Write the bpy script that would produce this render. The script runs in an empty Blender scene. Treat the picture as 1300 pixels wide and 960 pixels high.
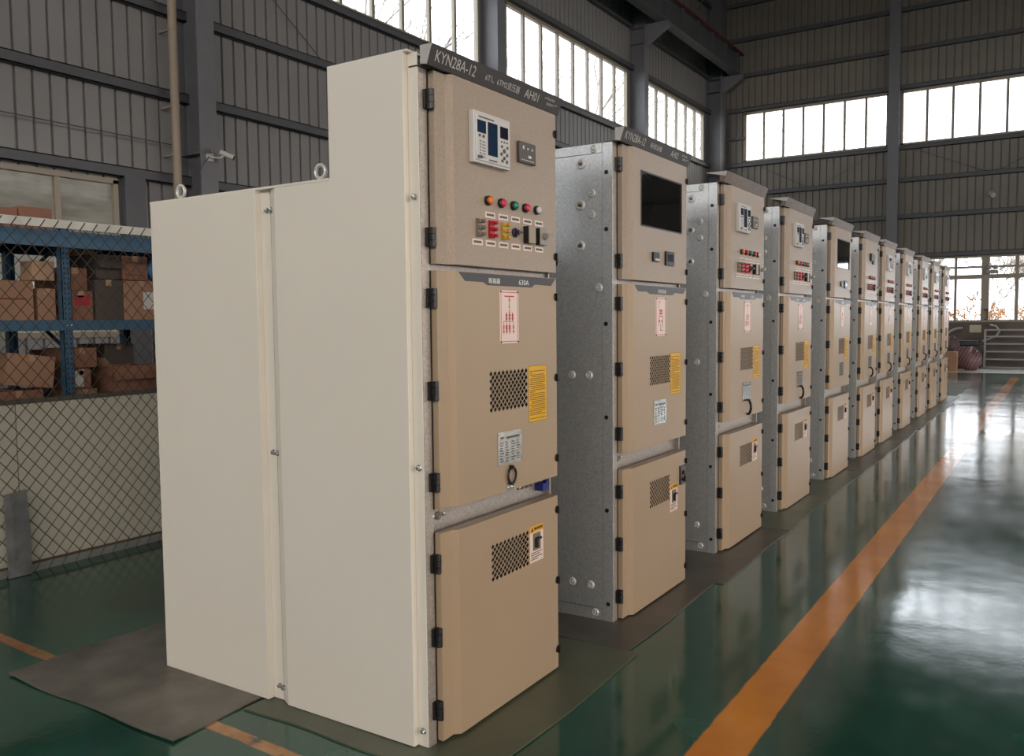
import bpy, math, random
from mathutils import Vector, Matrix
random.seed(7)
S = bpy.context.scene
COL = S.collection
PI = math.pi

# ------------------------------------------------------------------ mesh helpers
class MB:
    def __init__(self):
        self.v = []; self.f = []; self.m = []
    def add(self, vs, fs, mi=0):
        n = len(self.v)
        self.v += [tuple(p) for p in vs]
        for q in fs:
            self.f.append(tuple(i + n for i in q)); self.m.append(mi)
        return self
    def box(self, x0, x1, y0, y1, z0, z1, mi=0):
        vs = [(x, y, z) for x in (x0, x1) for y in (y0, y1) for z in (z0, z1)]
        return self.add(vs, [(0, 1, 3, 2), (4, 6, 7, 5), (0, 4, 5, 1), (2, 3, 7, 6), (0, 2, 6, 4), (1, 5, 7, 3)], mi)
    def quad(self, a, b, c, d, mi=0):
        return self.add([a, b, c, d], [(0, 1, 2, 3)], mi)
    def prism(self, poly, axis, a, b, mi=0):
        # poly: 2d points; axis x -> (y,z), axis y -> (x,z), axis z -> (x,y)
        def P(p, t):
            return {'x': (t, p[0], p[1]), 'y': (p[0], t, p[1]), 'z': (p[0], p[1], t)}[axis]
        n = len(poly)
        vs = [P(p, a) for p in poly] + [P(p, b) for p in poly]
        fs = [tuple(range(n))[::-1], tuple(range(n, 2 * n))]
        fs += [(i, (i + 1) % n, n + (i + 1) % n, n + i) for i in range(n)]
        return self.add(vs, fs, mi)
    def tube(self, p, q, r, r2=None, n=6, mi=0, cap=True):
        p = Vector(p); q = Vector(q); r2 = r if r2 is None else r2
        d = (q - p)
        if d.length < 1e-7: return self
        d.normalize()
        u = d.cross(Vector((0, 0, 1)))
        if u.length < 1e-3: u = d.cross(Vector((1, 0, 0)))
        u.normalize(); w = d.cross(u)
        vs = []
        for c, rr in ((p, r), (q, r2)):
            for i in range(n):
                a = 2 * PI * i / n
                vs.append(c + (u * math.cos(a) + w * math.sin(a)) * rr)
        fs = [(i, (i + 1) % n, n + (i + 1) % n, n + i) for i in range(n)]
        if cap: fs += [tuple(range(n))[::-1], tuple(range(n, 2 * n))]
        return self.add(vs, fs, mi)
    def path(self, pts, r, n=6, mi=0):
        for a, b in zip(pts[:-1], pts[1:]): self.tube(a, b, r, n=n, mi=mi)
        return self
    def lathe(self, prof, c, axis='x', n=16, mi=0):
        # prof: list of (t along axis, radius)
        vs = []
        for t, r in prof:
            for i in range(n):
                a = 2 * PI * i / n
                e, g = r * math.cos(a), r * math.sin(a)
                vs.append({'x': (c[0] + t, c[1] + e, c[2] + g), 'y': (c[0] + e, c[1] + t, c[2] + g), 'z': (c[0] + e, c[1] + g, c[2] + t)}[axis])
        fs = []
        for k in range(len(prof) - 1):
            for i in range(n):
                j = (i + 1) % n
                fs.append((k * n + i, k * n + j, (k + 1) * n + j, (k + 1) * n + i))
        fs.append(tuple(range(n))[::-1]); L = (len(prof) - 1) * n; fs.append(tuple(range(L, L + n)))
        return self.add(vs, fs, mi)
    def torus(self, c, R, r, axis='x', n=20, k=8, mi=0, sy=1.0):
        vs = []
        for i in range(n):
            a = 2 * PI * i / n
            for j in range(k):
                b = 2 * PI * j / k
                e = (R + r * math.cos(b)); t = r * math.sin(b)
                p, q = e * math.cos(a) * sy, e * math.sin(a)
                vs.append({'x': (c[0] + t, c[1] + p, c[2] + q), 'y': (c[0] + p, c[1] + t, c[2] + q), 'z': (c[0] + p, c[1] + q, c[2] + t)}[axis])
        fs = [(i * k + j, ((i + 1) % n) * k + j, ((i + 1) % n) * k + (j + 1) % k, i * k + (j + 1) % k) for i in range(n) for j in range(k)]
        return self.add(vs, fs, mi)
    def mesh(self, name, mats, smooth=False):
        me = bpy.data.meshes.new(name)
        me.from_pydata(self.v, [], self.f)
        for m in (mats if isinstance(mats, (list, tuple)) else [mats]): me.materials.append(m)
        me.polygons.foreach_set('material_index', self.m)
        import bmesh
        b = bmesh.new(); b.from_mesh(me); bmesh.ops.recalc_face_normals(b, faces=b.faces); b.to_mesh(me); b.free()
        if smooth:
            me.polygons.foreach_set('use_smooth', [True] * len(me.polygons))
            me.set_sharp_from_angle(angle=math.radians(38))
        me.update()
        return me

def obj(name, mb, mats, parent=None, loc=None, smooth=False, bevel=0):
    me = mb if isinstance(mb, bpy.types.Mesh) else mb.mesh(name, mats, smooth)
    o = bpy.data.objects.new(name, me)
    COL.objects.link(o)
    if parent: o.parent = parent
    if loc: o.location = loc
    if bevel:
        md = o.modifiers.new('bevel', 'BEVEL'); md.width = bevel; md.segments = 2; md.limit_method = 'ANGLE'; md.angle_limit = math.radians(40)
    return o

CACHE = {}
FY_, FZ_ = (.986, -.0299), (.986, .0195)       # survey of the door face: y, z scale and offset
def fy(y): return FY_[0] * y + FY_[1]
def fz(z): return FZ_[0] * z + FZ_[1]
def part(name, key, fn, mats, parent, loc=None, smooth=False, bevel=0, label=None, face=False):
    if key not in CACHE:
        mb = fn()
        if face and loc is None: mb.v = [(x, fy(y), fz(z)) for x, y, z in mb.v]
        CACHE[key] = mb.mesh(name, mats, smooth)
    if face and loc is not None: loc = (loc[0], fy(loc[1]), fz(loc[2]))
    o = obj(name, CACHE[key], None, parent, loc, bevel=bevel)
    if label: o['label'] = label
    return o

def tag(o, label, cat, group=None, kind=None):
    o['label'] = label; o['category'] = cat
    if group: o['group'] = group
    if kind: o['kind'] = kind
    return o
def thing(name, label, cat, loc=(0, 0, 0), rz=0, group=None):
    o = bpy.data.objects.new(name, None); COL.objects.link(o)
    o.empty_display_size = .1
    o.location = loc; o.rotation_euler = (0, 0, rz)
    return tag(o, label, cat, group)
def struct(name, mb, mats, parent=None, **k):
    o = obj(name, mb, mats, parent, **k)
    if not parent: o['kind'] = 'structure'
    return o

# ------------------------------------------------------------------ materials
def lin(c):
    return tuple(((x / 255) / 12.92 if x / 255 <= .04045 else ((x / 255 + .055) / 1.055) ** 2.4) for x in c) + (1,)
MATS = {}
def pm(name, rgb, rough=.5, metal=0., var=0., vscale=6., bump=0., bscale=60., spec=.5, coat=0., vdet=4., rvar=0.):
    if name in MATS: return MATS[name]
    m = bpy.data.materials.new(name); m.use_nodes = True
    nt = m.node_tree; N = nt.nodes; L = nt.links; b = N['Principled BSDF']
    c = lin(rgb)
    b.inputs['Base Color'].default_value = c; b.inputs['Roughness'].default_value = rough; b.inputs['Metallic'].default_value = metal
    b.inputs['Specular IOR Level'].default_value = spec; b.inputs['Coat Weight'].default_value = coat; b.inputs['Coat Roughness'].default_value = .15
    tc = N.new('ShaderNodeTexCoord')
    if var or rvar:
        nz = N.new('ShaderNodeTexNoise'); nz.inputs['Scale'].default_value = vscale; nz.inputs['Detail'].default_value = vdet
        L.new(tc.outputs['Object'], nz.inputs['Vector'])
        if var:
            r = N.new('ShaderNodeValToRGB')
            r.color_ramp.elements[0].position = .3; r.color_ramp.elements[1].position = .7
            r.color_ramp.elements[0].color = tuple(x * (1 - var) for x in c[:3]) + (1,)
            r.color_ramp.elements[1].color = tuple(min(1, x * (1 + var)) for x in c[:3]) + (1,)
            L.new(nz.outputs['Fac'], r.inputs['Fac']); L.new(r.outputs['Color'], b.inputs['Base Color'])
        if rvar:
            mr = N.new('ShaderNodeMapRange'); mr.inputs['To Min'].default_value = max(.02, rough - rvar); mr.inputs['To Max'].default_value = rough + rvar
            L.new(nz.outputs['Fac'], mr.inputs['Value']); L.new(mr.outputs['Result'], b.inputs['Roughness'])
    if bump:
        n2 = N.new('ShaderNodeTexNoise'); n2.inputs['Scale'].default_value = bscale; n2.inputs['Detail'].default_value = 3
        L.new(tc.outputs['Object'], n2.inputs['Vector'])
        bp = N.new('ShaderNodeBump'); bp.inputs['Strength'].default_value = bump; bp.inputs['Distance'].default_value = .004
        L.new(n2.outputs['Fac'], bp.inputs['Height']); L.new(bp.outputs['Normal'], b.inputs['Normal'])
    MATS[name] = m
    return m

def galv_mat(name='galvanised_steel', c0=(190, 195, 198), c1=(222, 225, 226), metal=.72):
    m = bpy.data.materials.new(name); m.use_nodes = True
    nt = m.node_tree; N = nt.nodes; L = nt.links; b = N['Principled BSDF']
    tc = N.new('ShaderNodeTexCoord')
    v = N.new('ShaderNodeTexVoronoi'); v.inputs['Scale'].default_value = 240
    v2 = N.new('ShaderNodeTexVoronoi'); v2.inputs['Scale'].default_value = 100
    L.new(tc.outputs['Object'], v.inputs['Vector']); L.new(tc.outputs['Object'], v2.inputs['Vector'])
    mx = N.new('ShaderNodeMix'); mx.data_type = 'RGBA'; mx.inputs['Factor'].default_value = .4
    L.new(v.outputs['Color'], mx.inputs['A']); L.new(v2.outputs['Color'], mx.inputs['B'])
    bw = N.new('ShaderNodeRGBToBW'); L.new(mx.outputs['Result'], bw.inputs['Color'])
    r = N.new('ShaderNodeValToRGB'); L.new(bw.outputs['Val'], r.inputs['Fac'])
    r.color_ramp.elements[0].position = .2; r.color_ramp.elements[1].position = .8
    r.color_ramp.elements[0].color = lin(c0); r.color_ramp.elements[1].color = lin(c1)
    L.new(r.outputs['Color'], b.inputs['Base Color'])
    mr = N.new('ShaderNodeMapRange'); mr.inputs['To Min'].default_value = .34; mr.inputs['To Max'].default_value = .50
    L.new(bw.outputs['Val'], mr.inputs['Value']); L.new(mr.outputs['Result'], b.inputs['Roughness'])
    b.inputs['Metallic'].default_value = metal
    return m

def floor_mat():
    m = bpy.data.materials.new('green_epoxy_floor'); m.use_nodes = True
    nt = m.node_tree; N = nt.nodes; L = nt.links; b = N['Principled BSDF']
    tc = N.new('ShaderNodeTexCoord'); sep = N.new('ShaderNodeSeparateXYZ'); L.new(tc.outputs['Object'], sep.inputs['Vector'])
    def math_(op, a, bb=None, clamp=False):
        n = N.new('ShaderNodeMath'); n.operation = op; n.use_clamp = clamp
        for i, s in enumerate((a, bb)):
            if s is None: continue
            if isinstance(s, (int, float)): n.inputs[i].default_value = s
            else: L.new(s, n.inputs[i])
        return n.outputs[0]
    def noise(scale, det=4, rough=.55, stretch=None):
        n = N.new('ShaderNodeTexNoise'); n.inputs['Scale'].default_value = scale; n.inputs['Detail'].default_value = det; n.inputs['Roughness'].default_value = rough
        if stretch:
            mp = N.new('ShaderNodeMapping'); mp.inputs['Scale'].default_value = stretch; L.new(tc.outputs['Object'], mp.inputs['Vector']); L.new(mp.outputs['Vector'], n.inputs['Vector'])
        else: L.new(tc.outputs['Object'], n.inputs['Vector'])
        return n.outputs['Fac']
    X, Y = sep.outputs['X'], sep.outputs['Y']
    def band(c, centre, half, soft=.004):
        d = math_('ABSOLUTE', math_('SUBTRACT', c, centre))
        mr = N.new('ShaderNodeMapRange'); mr.inputs['From Min'].default_value = half - soft; mr.inputs['From Max'].default_value = half + soft
        mr.inputs['To Min'].default_value = 1; mr.inputs['To Max'].default_value = 0; L.new(d, mr.inputs['Value'])
        return mr.outputs['Result']
    wob = math_('MULTIPLY', math_('SUBTRACT', noise(9, 3), .5), .014)
    l1 = math_('MULTIPLY', band(math_('ADD', X, wob), .862, .086), math_('LESS_THAN', Y, 20.8))
    ys = math_('ADD', Y, math_('MULTIPLY', math_('ADD', X, 2.2), .03))
    l2 = math_('MULTIPLY', band(math_('ADD', ys, wob), -.215, .026), math_('MULTIPLY', math_('GREATER_THAN', X, -3.0), math_('LESS_THAN', X, .6)))
    wear = N.new('ShaderNodeMapRange'); wear.inputs['From Min'].default_value = .36; wear.inputs['From Max'].default_value = .44
    L.new(noise(5, 6, .7), wear.inputs['Value'])
    l2 = math_('MULTIPLY', l2, wear.outputs['Result'])
    conc = math_('GREATER_THAN', Y, 22.3)
    def ramp(fac, c0, c1, p0=.3, p1=.7):
        r = N.new('ShaderNodeValToRGB'); L.new(fac, r.inputs['Fac'])
        r.color_ramp.elements[0].position = p0; r.color_ramp.elements[1].position = p1
        r.color_ramp.elements[0].color = lin(c0); r.color_ramp.elements[1].color = lin(c1)
        return r.outputs['Color']
    def mix(f, a, bb):
        n = N.new('ShaderNodeMix'); n.data_type = 'RGBA'; L.new(f, n.inputs['Factor']); L.new(a, n.inputs['A']); L.new(bb, n.inputs['B'])
        return n.outputs['Result']
    green = ramp(noise(1.3, 7, .65), (20, 60, 49), (38, 98, 80), .32, .68)
    green = mix(math_('MULTIPLY', noise(.55, 5, .6), .35), green, ramp(noise(14, 5), (36, 60, 52), (56, 84, 72)))
    orange = ramp(noise(2.2, 6, .6), (200, 116, 18), (230, 146, 40))
    pale = ramp(noise(3, 5), (150, 150, 142), (186, 186, 178))
    c = mix(l1, green, orange); c = mix(l2, c, ramp(noise(6, 5), (150, 98, 52), (196, 142, 88))); c = mix(conc, c, pale)
    L.new(c, b.inputs['Base Color'])
    mr = N.new('ShaderNodeMapRange'); mr.inputs['From Min'].default_value = .3; mr.inputs['From Max'].default_value = .7
    mr.inputs['To Min'].default_value = .06; mr.inputs['To Max'].default_value = .20
    L.new(noise(1.1, 8, .7, (1, .6, 1)), mr.inputs['Value'])
    ro = math_('ADD', mr.outputs['Result'], math_('MULTIPLY', conc, .3))
    L.new(ro, b.inputs['Roughness'])
    h = math_('ADD', math_('MULTIPLY', noise(.9, 3), 1.0), math_('MULTIPLY', noise(28, 4), .035))
    bp = N.new('ShaderNodeBump'); bp.inputs['Strength'].default_value = .32; bp.inputs['Distance'].default_value = .02
    L.new(h, bp.inputs['Height']); L.new(bp.outputs['Normal'], b.inputs['Normal'])
    b.inputs['Specular IOR Level'].default_value = .85
    return m

def glass_mat(name, tint=(1, 1, 1, 1), refl=.04, haze=0., haze_rgb=(200, 200, 200)):
    m = bpy.data.materials.new(name); m.use_nodes = True
    nt = m.node_tree; N = nt.nodes; L = nt.links
    N.remove(N['Principled BSDF']); out = N['Material Output']
    t = N.new('ShaderNodeBsdfTransparent'); t.inputs['Color'].default_value = tint
    g = N.new('ShaderNodeBsdfGlossy'); g.inputs['Roughness'].default_value = .04
    mx = N.new('ShaderNodeMixShader'); fr = N.new('ShaderNodeLayerWeight'); fr.inputs['Blend'].default_value = .5
    pw = N.new('ShaderNodeMath'); pw.operation = 'POWER'; pw.inputs[1].default_value = 4.5; L.new(fr.outputs['Facing'], pw.inputs[0])
    ad = N.new('ShaderNodeMapRange'); ad.inputs['To Min'].default_value = refl; ad.inputs['To Max'].default_value = .9; L.new(pw.outputs[0], ad.inputs['Value'])
    L.new(ad.outputs['Result'], mx.inputs['Fac'])
    L.new(t.outputs['BSDF'], mx.inputs[1]); L.new(g.outputs['BSDF'], mx.inputs[2])
    res = mx.outputs['Shader']
    if haze:
        d = N.new('ShaderNodeBsdfDiffuse'); tc = N.new('ShaderNodeTexCoord'); nz = N.new('ShaderNodeTexNoise')
        mp = N.new('ShaderNodeMapping'); mp.inputs['Scale'].default_value = (1, 1.2, 5)
        L.new(tc.outputs['Object'], mp.inputs['Vector']); L.new(mp.outputs['Vector'], nz.inputs['Vector']); nz.inputs['Scale'].default_value = 2; nz.inputs['Detail'].default_value = 6
        r = N.new('ShaderNodeValToRGB'); L.new(nz.outputs['Fac'], r.inputs['Fac'])
        h = lin(haze_rgb); r.color_ramp.elements[0].color = tuple(x * .7 for x in h[:3]) + (1,); r.color_ramp.elements[1].color = h
        r.color_ramp.elements[0].position = .35; r.color_ramp.elements[1].position = .65
        L.new(r.outputs['Color'], d.inputs['Color'])
        m2 = N.new('ShaderNodeMixShader'); m2.inputs['Fac'].default_value = haze
        L.new(res, m2.inputs[1]); L.new(d.outputs['BSDF'], m2.inputs[2]); res = m2.outputs['Shader']
    L.new(res, out.inputs['Surface'])
    return m

def plaid_mat():
    m = bpy.data.materials.new('plaid_woven_plastic'); m.use_nodes = True
    nt = m.node_tree; N = nt.nodes; L = nt.links; b = N['Principled BSDF']
    tc = N.new('ShaderNodeTexCoord')
    cols = []
    for ax in ('X', 'Z'):
        w = N.new('ShaderNodeTexWave'); w.bands_direction = ax; w.inputs['Scale'].default_value = 4.0; w.inputs['Distortion'].default_value = .8
        L.new(tc.outputs['Object'], w.inputs['Vector']); cols.append(w.outputs['Fac'])
    r1 = N.new('ShaderNodeValToRGB'); L.new(cols[0], r1.inputs['Fac'])
    r1.color_ramp.elements[0].color = lin((120, 40, 44)); r1.color_ramp.elements[1].color = lin((140, 126, 128)); r1.color_ramp.elements.new(.5).color = lin((60, 60, 76))
    r2 = N.new('ShaderNodeValToRGB'); L.new(cols[1], r2.inputs['Fac'])
    r2.color_ramp.elements[0].color = lin((150, 50, 55)); r2.color_ramp.elements[1].color = lin((70, 70, 84)); r2.color_ramp.elements.new(.5).color = lin((146, 134, 134))
    mx = N.new('ShaderNodeMix'); mx.data_type = 'RGBA'; mx.inputs['Factor'].default_value = .5
    L.new(r1.outputs['Color'], mx.inputs['A']); L.new(r2.outputs['Color'], mx.inputs['B']); L.new(mx.outputs['Result'], b.inputs['Base Color'])
    b.inputs['Roughness'].default_value = .5
    return m

GALV = galv_mat()
GALVF = galv_mat('warm_lit_galvanised_steel', (164, 156, 148), (194, 186, 178), .6)  # same galvanised steel, with the warm light on the frame put into its colour
FLOOR = floor_mat()
CREAM = pm('cream_paint', (224, 219, 208), .42, bump=.08, bscale=220, var=.015, vscale=2)
BEIGE = pm('beige_powder_coat', (170, 149, 124), .36, bump=.10, bscale=320, var=.02, vscale=3)
BEIGE_TEX = pm('beige_textured_coat', (166, 150, 134), .34, bump=.45, bscale=260, var=.10, vscale=160, vdet=2)
BLACK = pm('black_plastic', (20, 20, 22), .35)
BLACKM = pm('black_sign_paint', (52, 46, 46), .45, var=.06, vscale=30)
SIGNLIT = pm('sign_paint_lit_brown', (98, 80, 68), .38, var=.05, vscale=30)  # black sign paint with the brownish reflected light painted in
DARKIN = pm('dark_interior', (24, 22, 20), .8)
BANNER = pm('charcoal_banner_film', (62, 62, 64), .4)
WHITE = pm('white_print', (228, 226, 222), .5)
GREYPR = pm('grey_print', (196, 194, 190), .5)
PINKW = pm('pale_pink_plate', (232, 212, 204), .4)
RED = pm('red_print', (186, 44, 58), .5)
REDP = pm('red_plastic', (178, 30, 52), .3)
PINKP = pm('crimson_lens', (206, 50, 84), .2)
ORANGEP = pm('amber_lens', (226, 120, 46), .2)
GREENP = pm('green_lens', (28, 126, 104), .2)
WHITEP = pm('white_lens', (206, 198, 200), .2)
YELP = pm('yellow_plastic', (196, 156, 50), .35)
GREYP = pm('grey_plastic', (120, 112, 100), .45)
PURPLE = pm('dark_purple_plastic', (44, 34, 62), .35)
YELLOW = pm('yellow_sticker', (222, 172, 32), .45, var=.04, vscale=12)
AMBER = pm('amber_sticker', (232, 168, 40), .45)
STEEL = pm('stainless_plate', (190, 186, 178), .22, metal=.9, rvar=.1, vscale=20)
CHROME = pm('bright_zinc', (206, 206, 204), .25, metal=.9)
DEVICE = pm('pale_grey_device', (206, 206, 206), .28)
SCREEN = pm('blue_black_screen', (34, 52, 78), .06, spec=.8)
SCREEN2 = pm('dark_screen', (30, 32, 48), .10, spec=.8)
DGREY = pm('dark_grey_panel', (84, 80, 76), .35)
INK = pm('dark_ink', (52, 46, 40), .6)
OCHREINK = pm('ochre_ink', (128, 92, 22), .6)
BLUEP = pm('blue_plastic', (30, 44, 130), .4)
MATD = pm('dark_rubber_sheet', (84, 80, 72), .42, var=.28, vscale=3.5, bump=.15, bscale=25, vdet=8)
MATG = pm('greenish_dirty_sheet', (86, 92, 74), .38, var=.22, vscale=3.0, bump=.15, bscale=25, vdet=8)
WALL = pm('grey_corrugated_steel', (136, 136, 138), .5, var=.07, vscale=1.2)
WALLF = pm('brown_grey_corrugated_steel', (122, 117, 110), .5, var=.08, vscale=1.2)
STEELD = pm('dark_grey_painted_steel', (84, 86, 92), .5, var=.05)
COLM = pm('grey_painted_column', (112, 114, 120), .5, var=.05)
ROOF = pm('dark_roof_sheet', (48, 56, 60), .6)
FRAMEW = pm('aluminium_window_frame', (150, 142, 128), .45)
PIPE = pm('beige_pvc_pipe', (150, 138, 122), .5)
GLASS = glass_mat('clear_window_glass')
DIRTY = glass_mat('dusty_window_glass', haze=.78, haze_rgb=(168, 168, 160))
DUSTY = glass_mat('lightly_dusty_glass', haze=.35, haze_rgb=(190, 188, 180))
TINTED = glass_mat('tinted_door_glass', tint=(.22, .25, .26, 1), refl=.10)
BLUE = pm('blue_rack_paint', (52, 92, 122), .45, var=.08, vscale=8)
DECK = pm('grey_shelf_deck', (110, 104, 96), .6)
CARTON = pm('brown_cardboard', (158, 122, 98), .75, var=.10, vscale=5)
CARTON2 = pm('red_brown_cardboard', (138, 98, 80), .75, var=.10, vscale=5)
CARTON3 = pm('pale_cardboard', (186, 154, 126), .75, var=.08, vscale=5)
CARTOND = pm('dark_carton', (78, 70, 66), .7, var=.10, vscale=5)
PAPER = pm('white_paper', (206, 206, 202), .6)
WIRE = pm('dark_wire', (78, 72, 62), .5, metal=.3)
SHEET = pm('grey_sheet_panel', (198, 196, 182), .55, var=.05, vscale=2)
RAILW = pm('scuffed_white_rail', (206, 206, 200), .5, var=.14, vscale=8)
RUST = pm('rusty_steel', (88, 68, 54), .7, var=.2, vscale=12)
ZINCB = pm('dull_zinc_strip', (140, 142, 140), .5, metal=.4, var=.12, vscale=7)
BARK = pm('grey_bark', (150, 144, 140), .8)
DRY = pm('dry_orange_twigs', (176, 136, 96), .8)
GROUND = pm('grey_ground', (126, 122, 112), .9, var=.1, vscale=.4)
CONC = pm('pale_concrete', (160, 158, 150), .8, var=.06, vscale=.6)
DARKWALL = pm('dark_stained_lower_wall', (92, 82, 76), .6, var=.25, vscale=1.8)
REDCABLE = pm('red_conductor_rail', (170, 50, 44), .5)
PLAID = plaid_mat()
MAROON = pm('maroon_fabric', (78, 34, 40), .7)
WBAG = pm('white_sack', (196, 190, 186), .6)
MACH = pm('dark_machine_paint', (52, 54, 56), .5, var=.15)
HOSE = pm('grey_hose', (150, 150, 146), .45)
GATE = pm('grey_gate_tube', (142, 146, 146), .4, metal=.3)

# ------------------------------------------------------------------ text
def text_mesh(body, w, h, mat, key=None, bold=0.):
    """text fitted to w x h, lying in the y-z plane facing +x, lower left corner at the origin"""
    k = ('text', body, w, h, mat.name, bold)
    if k in CACHE: return CACHE[k]
    cu = bpy.data.curves.new('lettering', 'FONT'); cu.body = body; cu.resolution_u = 2; cu.offset = bold
    o = bpy.data.objects.new('lettering', cu); COL.objects.link(o)
    dg = bpy.context.evaluated_depsgraph_get(); dg.update()
    me = bpy.data.meshes.new_from_object(o.evaluated_get(dg))
    bpy.data.objects.remove(o); bpy.data.curves.remove(cu)
    xs = [v.co.x for v in me.vertices]; ys = [v.co.y for v in me.vertices]
    x0, x1, y0, y1 = min(xs), max(xs), min(ys), max(ys)
    for v in me.vertices:
        v.co = Vector((0, (v.co.x - x0) / (x1 - x0) * w, (v.co.y - y0) / (y1 - y0) * h))
    me.materials.clear(); me.materials.append(mat); me.name = 'lettering'
    CACHE[k] = me
    return me

# ================================================================== THE HALL
WX, FY, RX, BY, ZT = -8.0, 25.2, 15.0, -16.0, 12.6

fl = MB(); fl.box(WX, RX, BY, FY, -.2, 0)
struct('floor', fl, FLOOR)
cl = MB(); cl.box(WX - .2, RX + .2, BY - .2, FY + .2, ZT, ZT + .2)
for i in range(7): cl.box(WX, RX, BY + 3 + i * 6.5, BY + 3.2 + i * 6.5, ZT - .45, ZT + .01)
struct('ceiling', cl, ROOF)

def ribbed(mb, to3, a0, a1, z0, z1, per=.2, gw=.026, gd=.035):
    """ribbed sheet between a0..a1 and z0..z1; to3(a, depth, z); depth 0 = inner face, positive = outward"""
    pts = [(a0, 0)]
    k = math.ceil((a0 + .03) / per)
    while k * per < a1 - .04:
        c = k * per
        pts += [(c - gw / 2 - .006, 0), (c - gw / 2, gd), (c + gw / 2, gd), (c + gw / 2 + .006, 0)]
        k += 1
    pts.append((a1, 0))
    n = len(pts); vs = []
    for z in (z0, z1): vs += [to3(a, d, z) for a, d in pts]
    mb.add(vs, [(i, i + 1, n + i + 1, n + i) for i in range(n - 1)])
    # outer skin
    mb.quad(to3(a0, .08, z0), to3(a1, .08, z0), to3(a1, .08, z1), to3(a0, .08, z1))
    for (p, q) in (((a0, z0), (a1, z0)), ((a0, z1), (a1, z1)), ((a0, z0), (a0, z1)), ((a1, z0), (a1, z1))):
        mb.quad(to3(p[0], 0, p[1]), to3(q[0], 0, q[1]), to3(q[0], .08, q[1]), to3(p[0], .08, p[1]))

def wall(name, to3, A0, A1, holes, mat, zt=ZT):
    """holes: (a0,a1,z0,z1), cut by rows"""
    mb = MB()
    zs = sorted({0, zt} | {h[2] for h in holes} | {h[3] for h in holes})
    for z0, z1 in zip(zs[:-1], zs[1:]):
        hs = sorted([h for h in holes if h[2] <= z0 + 1e-6 and h[3] >= z1 - 1e-6])
        a = A0
        for h in hs:
            if h[0] > a + 1e-6: ribbed(mb, to3, a, h[0], z0, z1)
            a = h[1]
        if a < A1 - 1e-6: ribbed(mb, to3, a, A1, z0, z1)
    return struct(name, mb, mat)

ZU0, ZU1, ZL0, ZL1 = 6.40, 7.92, 1.28, 3.16
left3 = lambda a, d, z: (WX - d, a, z)
far3 = lambda a, d, z: (a, FY + d, z)
right3 = lambda a, d, z: (RX + d, a, z)
back3 = lambda a, d, z: (a, BY - d, z)
LH = [(-15.2, -9.0, ZU0, ZU1), (-8.2, -2.1, ZU0, ZU1), (-1.1, 4.7, ZU0, ZU1), (5.85, 11.95, ZU0, ZU1), (12.9, 18.74, ZU0, ZU1), (19.94, 24.4, ZU0, ZU1), (-8.2, -2.1, ZL0, ZL1), (-1.1, 4.16, ZL0, ZL1)]
FH = [(-6.92, -2.70, ZU0, ZU1), (-2.33, 4.3, ZU0, ZU1), (4.9, 11.3, ZU0, ZU1), (-2.2, 4.3, ZL0, ZL1 - .05), (4.9, 11.3, ZL0, ZL1 - .05)]
RH = [(-15, -9, ZU0, ZU1), (-8.2, -2.1, ZU0, ZU1), (-1.1, 4.7, ZU0, ZU1), (5.85, 11.95, ZU0, ZU1), (12.9, 18.74, ZU0, ZU1),
      (-15, -9, ZL0, ZL1), (-8.2, -2.1, ZL0, ZL1), (-1.1, 4.7, ZL0, ZL1), (5.85, 11.95, ZL0, ZL1), (12.9, 18.74, ZL0, ZL1), (19.6, 24.9, ZL0, ZL1)]
BH = [(-7.4, -.4, 5.2, 9.2), (.2, 7.2, 5.2, 9.2), (7.8, 14.6, 5.2, 9.2)]
wall('wall_left', left3, BY, FY, LH, WALL)
wall('wall_far', far3, WX, RX, FH, WALLF)
wall('wall_right', right3, BY, FY, RH, WALL)
wall('wall_back', back3, WX, RX, BH, WALL)
# smooth dark dado below the far windows
d = MB(); d.box(WX, RX, FY - .012, FY + .02, 0, ZL0 - .02); struct('baseboard_far', d, DARKWALL)

WN = 0
def window(to3, h, npane, glass=GLASS, transom=None, fr=.045, starts=None, mw=None, split=None):
    global WN
    WN += 1
    a0, a1, z0, z1 = h
    mb = MB()
    def bx(p0, p1, d0, d1, q0, q1):
        P = [to3(a, dd, z) for a in (p0, p1) for dd in (d0, d1) for z in (q0, q1)]
        mb.add(P, [(0, 1, 3, 2), (4, 6, 7, 5), (0, 4, 5, 1), (2, 3, 7, 6), (0, 2, 6, 4), (1, 5, 7, 3)])
    bx(a0 - .02, a1 + .02, -.02, .08, z0 - .02, z0 + fr); bx(a0 - .02, a1 + .02, -.02, .08, z1 - fr, z1 + .02)
    bx(a0 - .02, a0 + fr, -.02, .08, z0, z1); bx(a1 - fr, a1 + .02, -.02, .08, z0, z1)
    o = struct('window_%d' % WN, mb, FRAMEW)
    muls = starts or [a0 + (a1 - a0) * i / npane for i in range(1, npane)]
    mm = MB(); mb = mm
    for q, a in enumerate(muls): w_ = mw[q] if mw else .034; bx(a - w_, a + w_, -.01, .06, z0, z1)
    if transom:
        for t in transom:
            t, w_ = t if isinstance(t, tuple) else (t, .035)
            bx(a0, a1, -.013, .056, t - w_, t + w_)
    obj('mullions', mm, FRAMEW, o)
    edges = [a0] + muls + [a1]
    for p, q in zip(edges[:-1], edges[1:]):
        rows = [(z0 + .02, z1 - .02, glass)] if not split else [(z0 + .02, split[0], split[1]), (split[0], z1 - .02, glass)]
        for za, zb, gl in rows:
            g = MB(); mb = g
            bx(p + .01, q - .01, .022, .028, za, zb)
            obj('pane', g, gl, o)
    return o
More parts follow.
